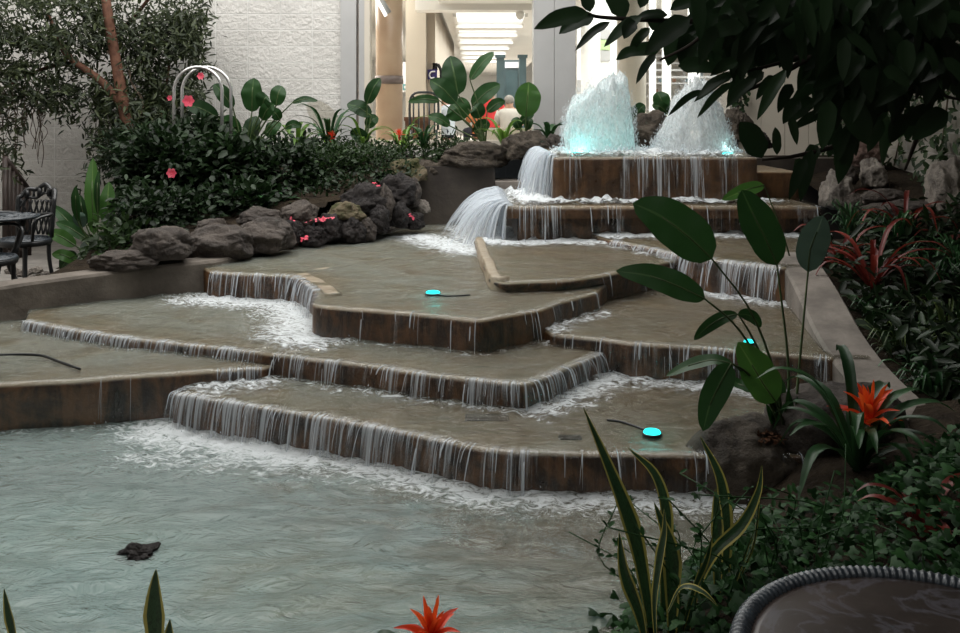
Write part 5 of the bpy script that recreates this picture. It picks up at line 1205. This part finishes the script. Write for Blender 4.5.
for k in range(26):   # wiry trailing stems round the snake plant
    x, y = rr.uniform(.52, 1.2), rr.uniform(2.6, 3.2); p = V((x, y, ivyz(x, y) + .05)); q = [p, p + V((rr.gauss(0, .08), rr.gauss(0, .06), rr.uniform(.05, .16))), p + V((rr.gauss(0, .14), rr.gauss(0, .1), rr.uniform(.08, .3)))]
    sp = spline(q, 8); s2 = MB(); m.tube(sp, .0022, 4)
    for j in range(9): m.leaflet(sp[rr.randrange(2, 9)], (rr.gauss(0, 1), rr.gauss(-.3, .8), rr.gauss(.2, .5)), (0, -.5, 1), rr.uniform(.02, .035), rr.uniform(.012, .02), rr.random())
tag(m.build('trailing_weeds', M['ivy']), 'wiry small-leaved weeds growing round the foot of the tall snake plant', 'weeds', kind='stuff')
# undergrowth of the shaded right bank
m = MB(); cnt = 0
while cnt < 3600:
    x = rr.uniform(2.2, 4.25); y = rr.uniform(4.2, 10.2)
    if x < np.interp(y, [p[1] for p in RW] + [8.1, 10.2], [p[0] for p in RW] + [3.2, 3.3]) + .38: continue
    if y > 7.7: continue
    m.leaflet((x, y, rbed_z(x, y) + .03 + abs(rr.gauss(0, .10))), (rr.gauss(0, .8), rr.gauss(-.4, .8), rr.gauss(.3, .5)), (rr.gauss(0, .4), rr.gauss(-.3, .4), 1), rr.uniform(.08, .17), rr.uniform(.03, .06), clamp(rr.gauss(.25, .3))); cnt += 1
tag(m.build('undergrowth', M['shrub']), 'dark leafy undergrowth covering the shaded right bank', 'undergrowth', kind='stuff')

# ------------------------------------------------------------ garden furniture
def legs_curved(t, pts_list, r, mat):
    for pts in pts_list: m = MB(); m.tube(spline([V(p) for p in pts], 12), [lerp(r * 1.15, r * .8, k / 12) for k in range(13)], 8); m.build('leg', M[mat], t)
# round table, near right
c = V((.69, 1.385, 0)); TR = .305; TZ = .72
t = thing('bistro_table', c, 'round dark table with a ribbed black rim at the lower right', 'table', None)
m = MB(); m.lathe([(TR - .022, -.008), (TR - .02, .0), (TR - .04, .002), (.02, .002)], (0, 0, 0), 96); m.v = [(x + c.x, y + c.y, z + TZ) for x, y, z in m.v]; m.build('tabletop', M['tabletop'], t)
m = MB(); vs = []; NR, NS = 900, 10     # ribbed roll round the edge
for k in range(NR):
    a = 2 * PI * k / NR; rr_ = .0165 * (1 + .09 * math.sin(k * PI * 2 * 150 / NR))
    for j in range(NS):
        b = 2 * PI * j / NS; r_ = TR - .012 + rr_ * math.cos(b); vs.append((c.x + r_ * math.cos(a), c.y + r_ * math.sin(a), TZ - .004 + rr_ * math.sin(b)))
m.add(vs, [(k * NS + j, k * NS + (j + 1) % NS, ((k + 1) % NR) * NS + (j + 1) % NS, ((k + 1) % NR) * NS + j) for k in range(NR) for j in range(NS)]); m.build('ribbed_rim', M['ironblue'], t)
m = MB(); m.lathe([(TR - .03, -.03), (TR - .025, -.008)], c + V((0, 0, TZ)), 64); m.build('underframe', M['iron'], t)
legs_curved(t, [[c + V((math.cos(a) * .22, math.sin(a) * .22, TZ - .02)), c + V((math.cos(a) * .12, math.sin(a) * .12, .42)), c + V((math.cos(a) * .2, math.sin(a) * .2, .12)), c + V((math.cos(a) * .27, math.sin(a) * .27, -.03))] for a in (.6, .6 + PI / 2, .6 + PI, .6 + PI * 1.5)], .013, 'iron')
m = MB(); m.tube([c + V((math.cos(a) * .125, math.sin(a) * .125, .42)) for a in np.linspace(0, 2 * PI, 25)[:-1]], .008, 6, closed=True); m.build('leg_ring', M['iron'], t)
# left table and chairs, cast metal
c = V((-3.90, 7.55, 0)); TZ = .70; t = thing('bistro_table', c, 'small round pierced metal table at the left edge beside the black chair', 'table')
m = MB(); m.lathe([(.295, -.012), (.31, -.006), (.31, .008), (.29, .012)], c + V((0, 0, TZ)), 48, False)
for k in range(12):
    a = k * PI / 6
    m.tube(spline([c + V((.05 * math.cos(a), .05 * math.sin(a), TZ + .004)), c + V((.18 * math.cos(a + .25), .18 * math.sin(a + .25), TZ + .004)), c + V((.3 * math.cos(a), .3 * math.sin(a), TZ + .004))], 8), .009, 5)
    m.tube(spline([c + V((.05 * math.cos(a), .05 * math.sin(a), TZ + .004)), c + V((.18 * math.cos(a - .25), .18 * math.sin(a - .25), TZ + .004)), c + V((.3 * math.cos(a), .3 * math.sin(a), TZ + .004))], 8), .009, 5)
for r_ in (.06, .15, .23): m.tube([c + V((r_ * math.cos(a), r_ * math.sin(a), TZ + .004)) for a in np.linspace(0, 2 * PI, 33)[:-1]], .009, 5, closed=True)
m.lathe([(.3, -.004), (.02, -.004)], c + V((0, 0, TZ)), 40); m.build('tabletop', M['ironblue'], t)
legs_curved(t, [[c + V((math.cos(a) * .2, math.sin(a) * .2, TZ - .005)), c + V((math.cos(a) * .13, math.sin(a) * .13, .45)), c + V((math.cos(a) * .08, math.sin(a) * .08, .3)), c + V((math.cos(a) * .26, math.sin(a) * .26, .0))] for a in (.2, .2 + 2 * PI / 3, .2 + 4 * PI / 3)], .018, 'iron')
def garden_chair(loc, rz, label):
    t = thing('garden_chair', loc, label, 'chair', 'cast garden chairs'); mt = Matrix.Translation(loc) @ Matrix.Rotation(rz, 4, 'Z')
    def L(x, y, z): return mt @ V((x, y, z))   # chair looks along -y
    m = MB(); n = 40    # seat: pierced disc
    for r_ in (.205, .15, .09, .03): m.tube([L(r_ * math.cos(a), r_ * math.sin(a), .43) for a in np.linspace(0, 2 * PI, n + 1)[:-1]], .014 if r_ > .2 else .009, 6, closed=True)
    for k in range(14):
        a = k * 2 * PI / 14; m.tube([L(.03 * math.cos(a), .03 * math.sin(a), .43), L(.2 * math.cos(a + .2), .2 * math.sin(a + .2), .43)], .008, 5); m.tube([L(.03 * math.cos(a), .03 * math.sin(a), .43), L(.2 * math.cos(a - .2), .2 * math.sin(a - .2), .43)], .008, 5)
    m.build('seat', M['ironblue'], t)
    m = MB(); m.lathe([(.215, .385), (.222, .40), (.222, .425), (.21, .435)], (0, 0, 0), 40, False); m.v = [tuple(mt @ V(p)) for p in m.v]; m.build('seat_apron', M['iron'], t)
    def bk(u, v):   # u -1..1 across, v 0..1 up: the back curves round the seat
        a = PI / 2 + u * 1.0; r_ = .215 + .03 * v; return L(r_ * math.cos(a), r_ * math.sin(a), .44 + v * .44)
    top = lambda u: .74 + .26 * math.cos(u * PI / 2) ** .8 + .04 * math.cos(u * PI * 3)
    m = MB(); m.tube(spline([bk(-1, 0)] + [bk(u, top(u)) for u in np.linspace(-1, 1, 15)] + [bk(1, 0)], 60), .02, 8)
    m.tube(spline([bk(u, top(u) - .17) for u in np.linspace(-.95, .95, 13)], 40), .013, 6); m.build('back_frame', M['iron'], t)
    m = MB()
    for k in range(9):
        u = -.9 + k * .225; m.tube(spline([bk(clamp(u + (v - .4) * .55, -.95, .95), v) for v in np.linspace(.02, .72, 8)], 14), .009, 5); m.tube(spline([bk(clamp(u - (v - .4) * .55, -.95, .95), v) for v in np.linspace(.02, .72, 8)], 14), .009, 5)
        m.tube([bk(u, top(u) - .17), bk(u, top(u))], .022 if k % 2 else .012, 6)
    m.build('back_lattice', M['iron'], t)
    for s_ in (-1, 1):
        m = MB(); m.tube(spline([bk(s_ * .95, .42), L(s_ * .27, .02, .66), L(s_ * .25, -.15, .62), L(s_ * .2, -.13, .44)], 14), .014, 6); m.build('armrest', M['iron'], t)
    for a in (.8, PI - .8, PI + .8, -.8):
        m = MB(); m.tube(spline([L(.19 * math.cos(a), .19 * math.sin(a), .42), L(.2 * math.cos(a), .2 * math.sin(a), .2), L(.25 * math.cos(a), .25 * math.sin(a), 0)], 8), [.02] * 3 + [.018] * 6, 8); m.build('leg', M['iron'], t)
garden_chair(V((-4.0, 8.2, 0)), -.3, 'black cast metal chair with a lattice back beside the upright paddle plant')
q = Q(-24, 265, 7.0); garden_chair(V((q.x, 7.15, 0)), PI / 2, 'black cast metal chair mostly outside the left edge, only seat and legs in view')
# stair railing
t = thing('railing', V((-5.0, 9.8, 0)), 'dark slatted stair railing sloping down behind the black garden chair', 'railing')
a = Q(5, 158, 9.6); b = Q(29, 190, 10.1); m = MB(); m.tube([a, b], .028, 8); m.build('handrail', M['railw'], t)
for k in range(7):
    p = a.lerp(b, k / 6); m = MB(); m.tube([V((p.x, p.y, 0)), p], .026 if k in (0, 6) else .02, 6); m.build('baluster', M['railw'], t)
m = MB(); m.tube([V((a.x, a.y, .1)), V((b.x, b.y, .08))], .02, 6); m.build('bottom_rail', M['railw'], t)
# white hoops
t = thing('garden_hoop', Q(200, 150, 10.6), 'pair of bright bent-tube hoops standing over the pink flowered bush', 'trellis')
for x0, x1, yt, dd, yb in ((174, 222, 67, 9.75, 160), (182, 231, 67, 9.95, 150)):
    r_ = (x1 - x0) / 2; m = MB(); pts = [Q(x0, yb, dd), Q(x0, yt + r_, dd)] + [Q((x0 + x1) / 2 - r_ * math.cos(a_), yt + r_ - r_ * math.sin(a_), dd) for a_ in np.linspace(.15, PI - .15, 14)] + [Q(x1, yt + r_, dd), Q(x1, yb, dd)]
    m.tube(pts, .018, 8); m.build('hoop', M['hoop'], t)
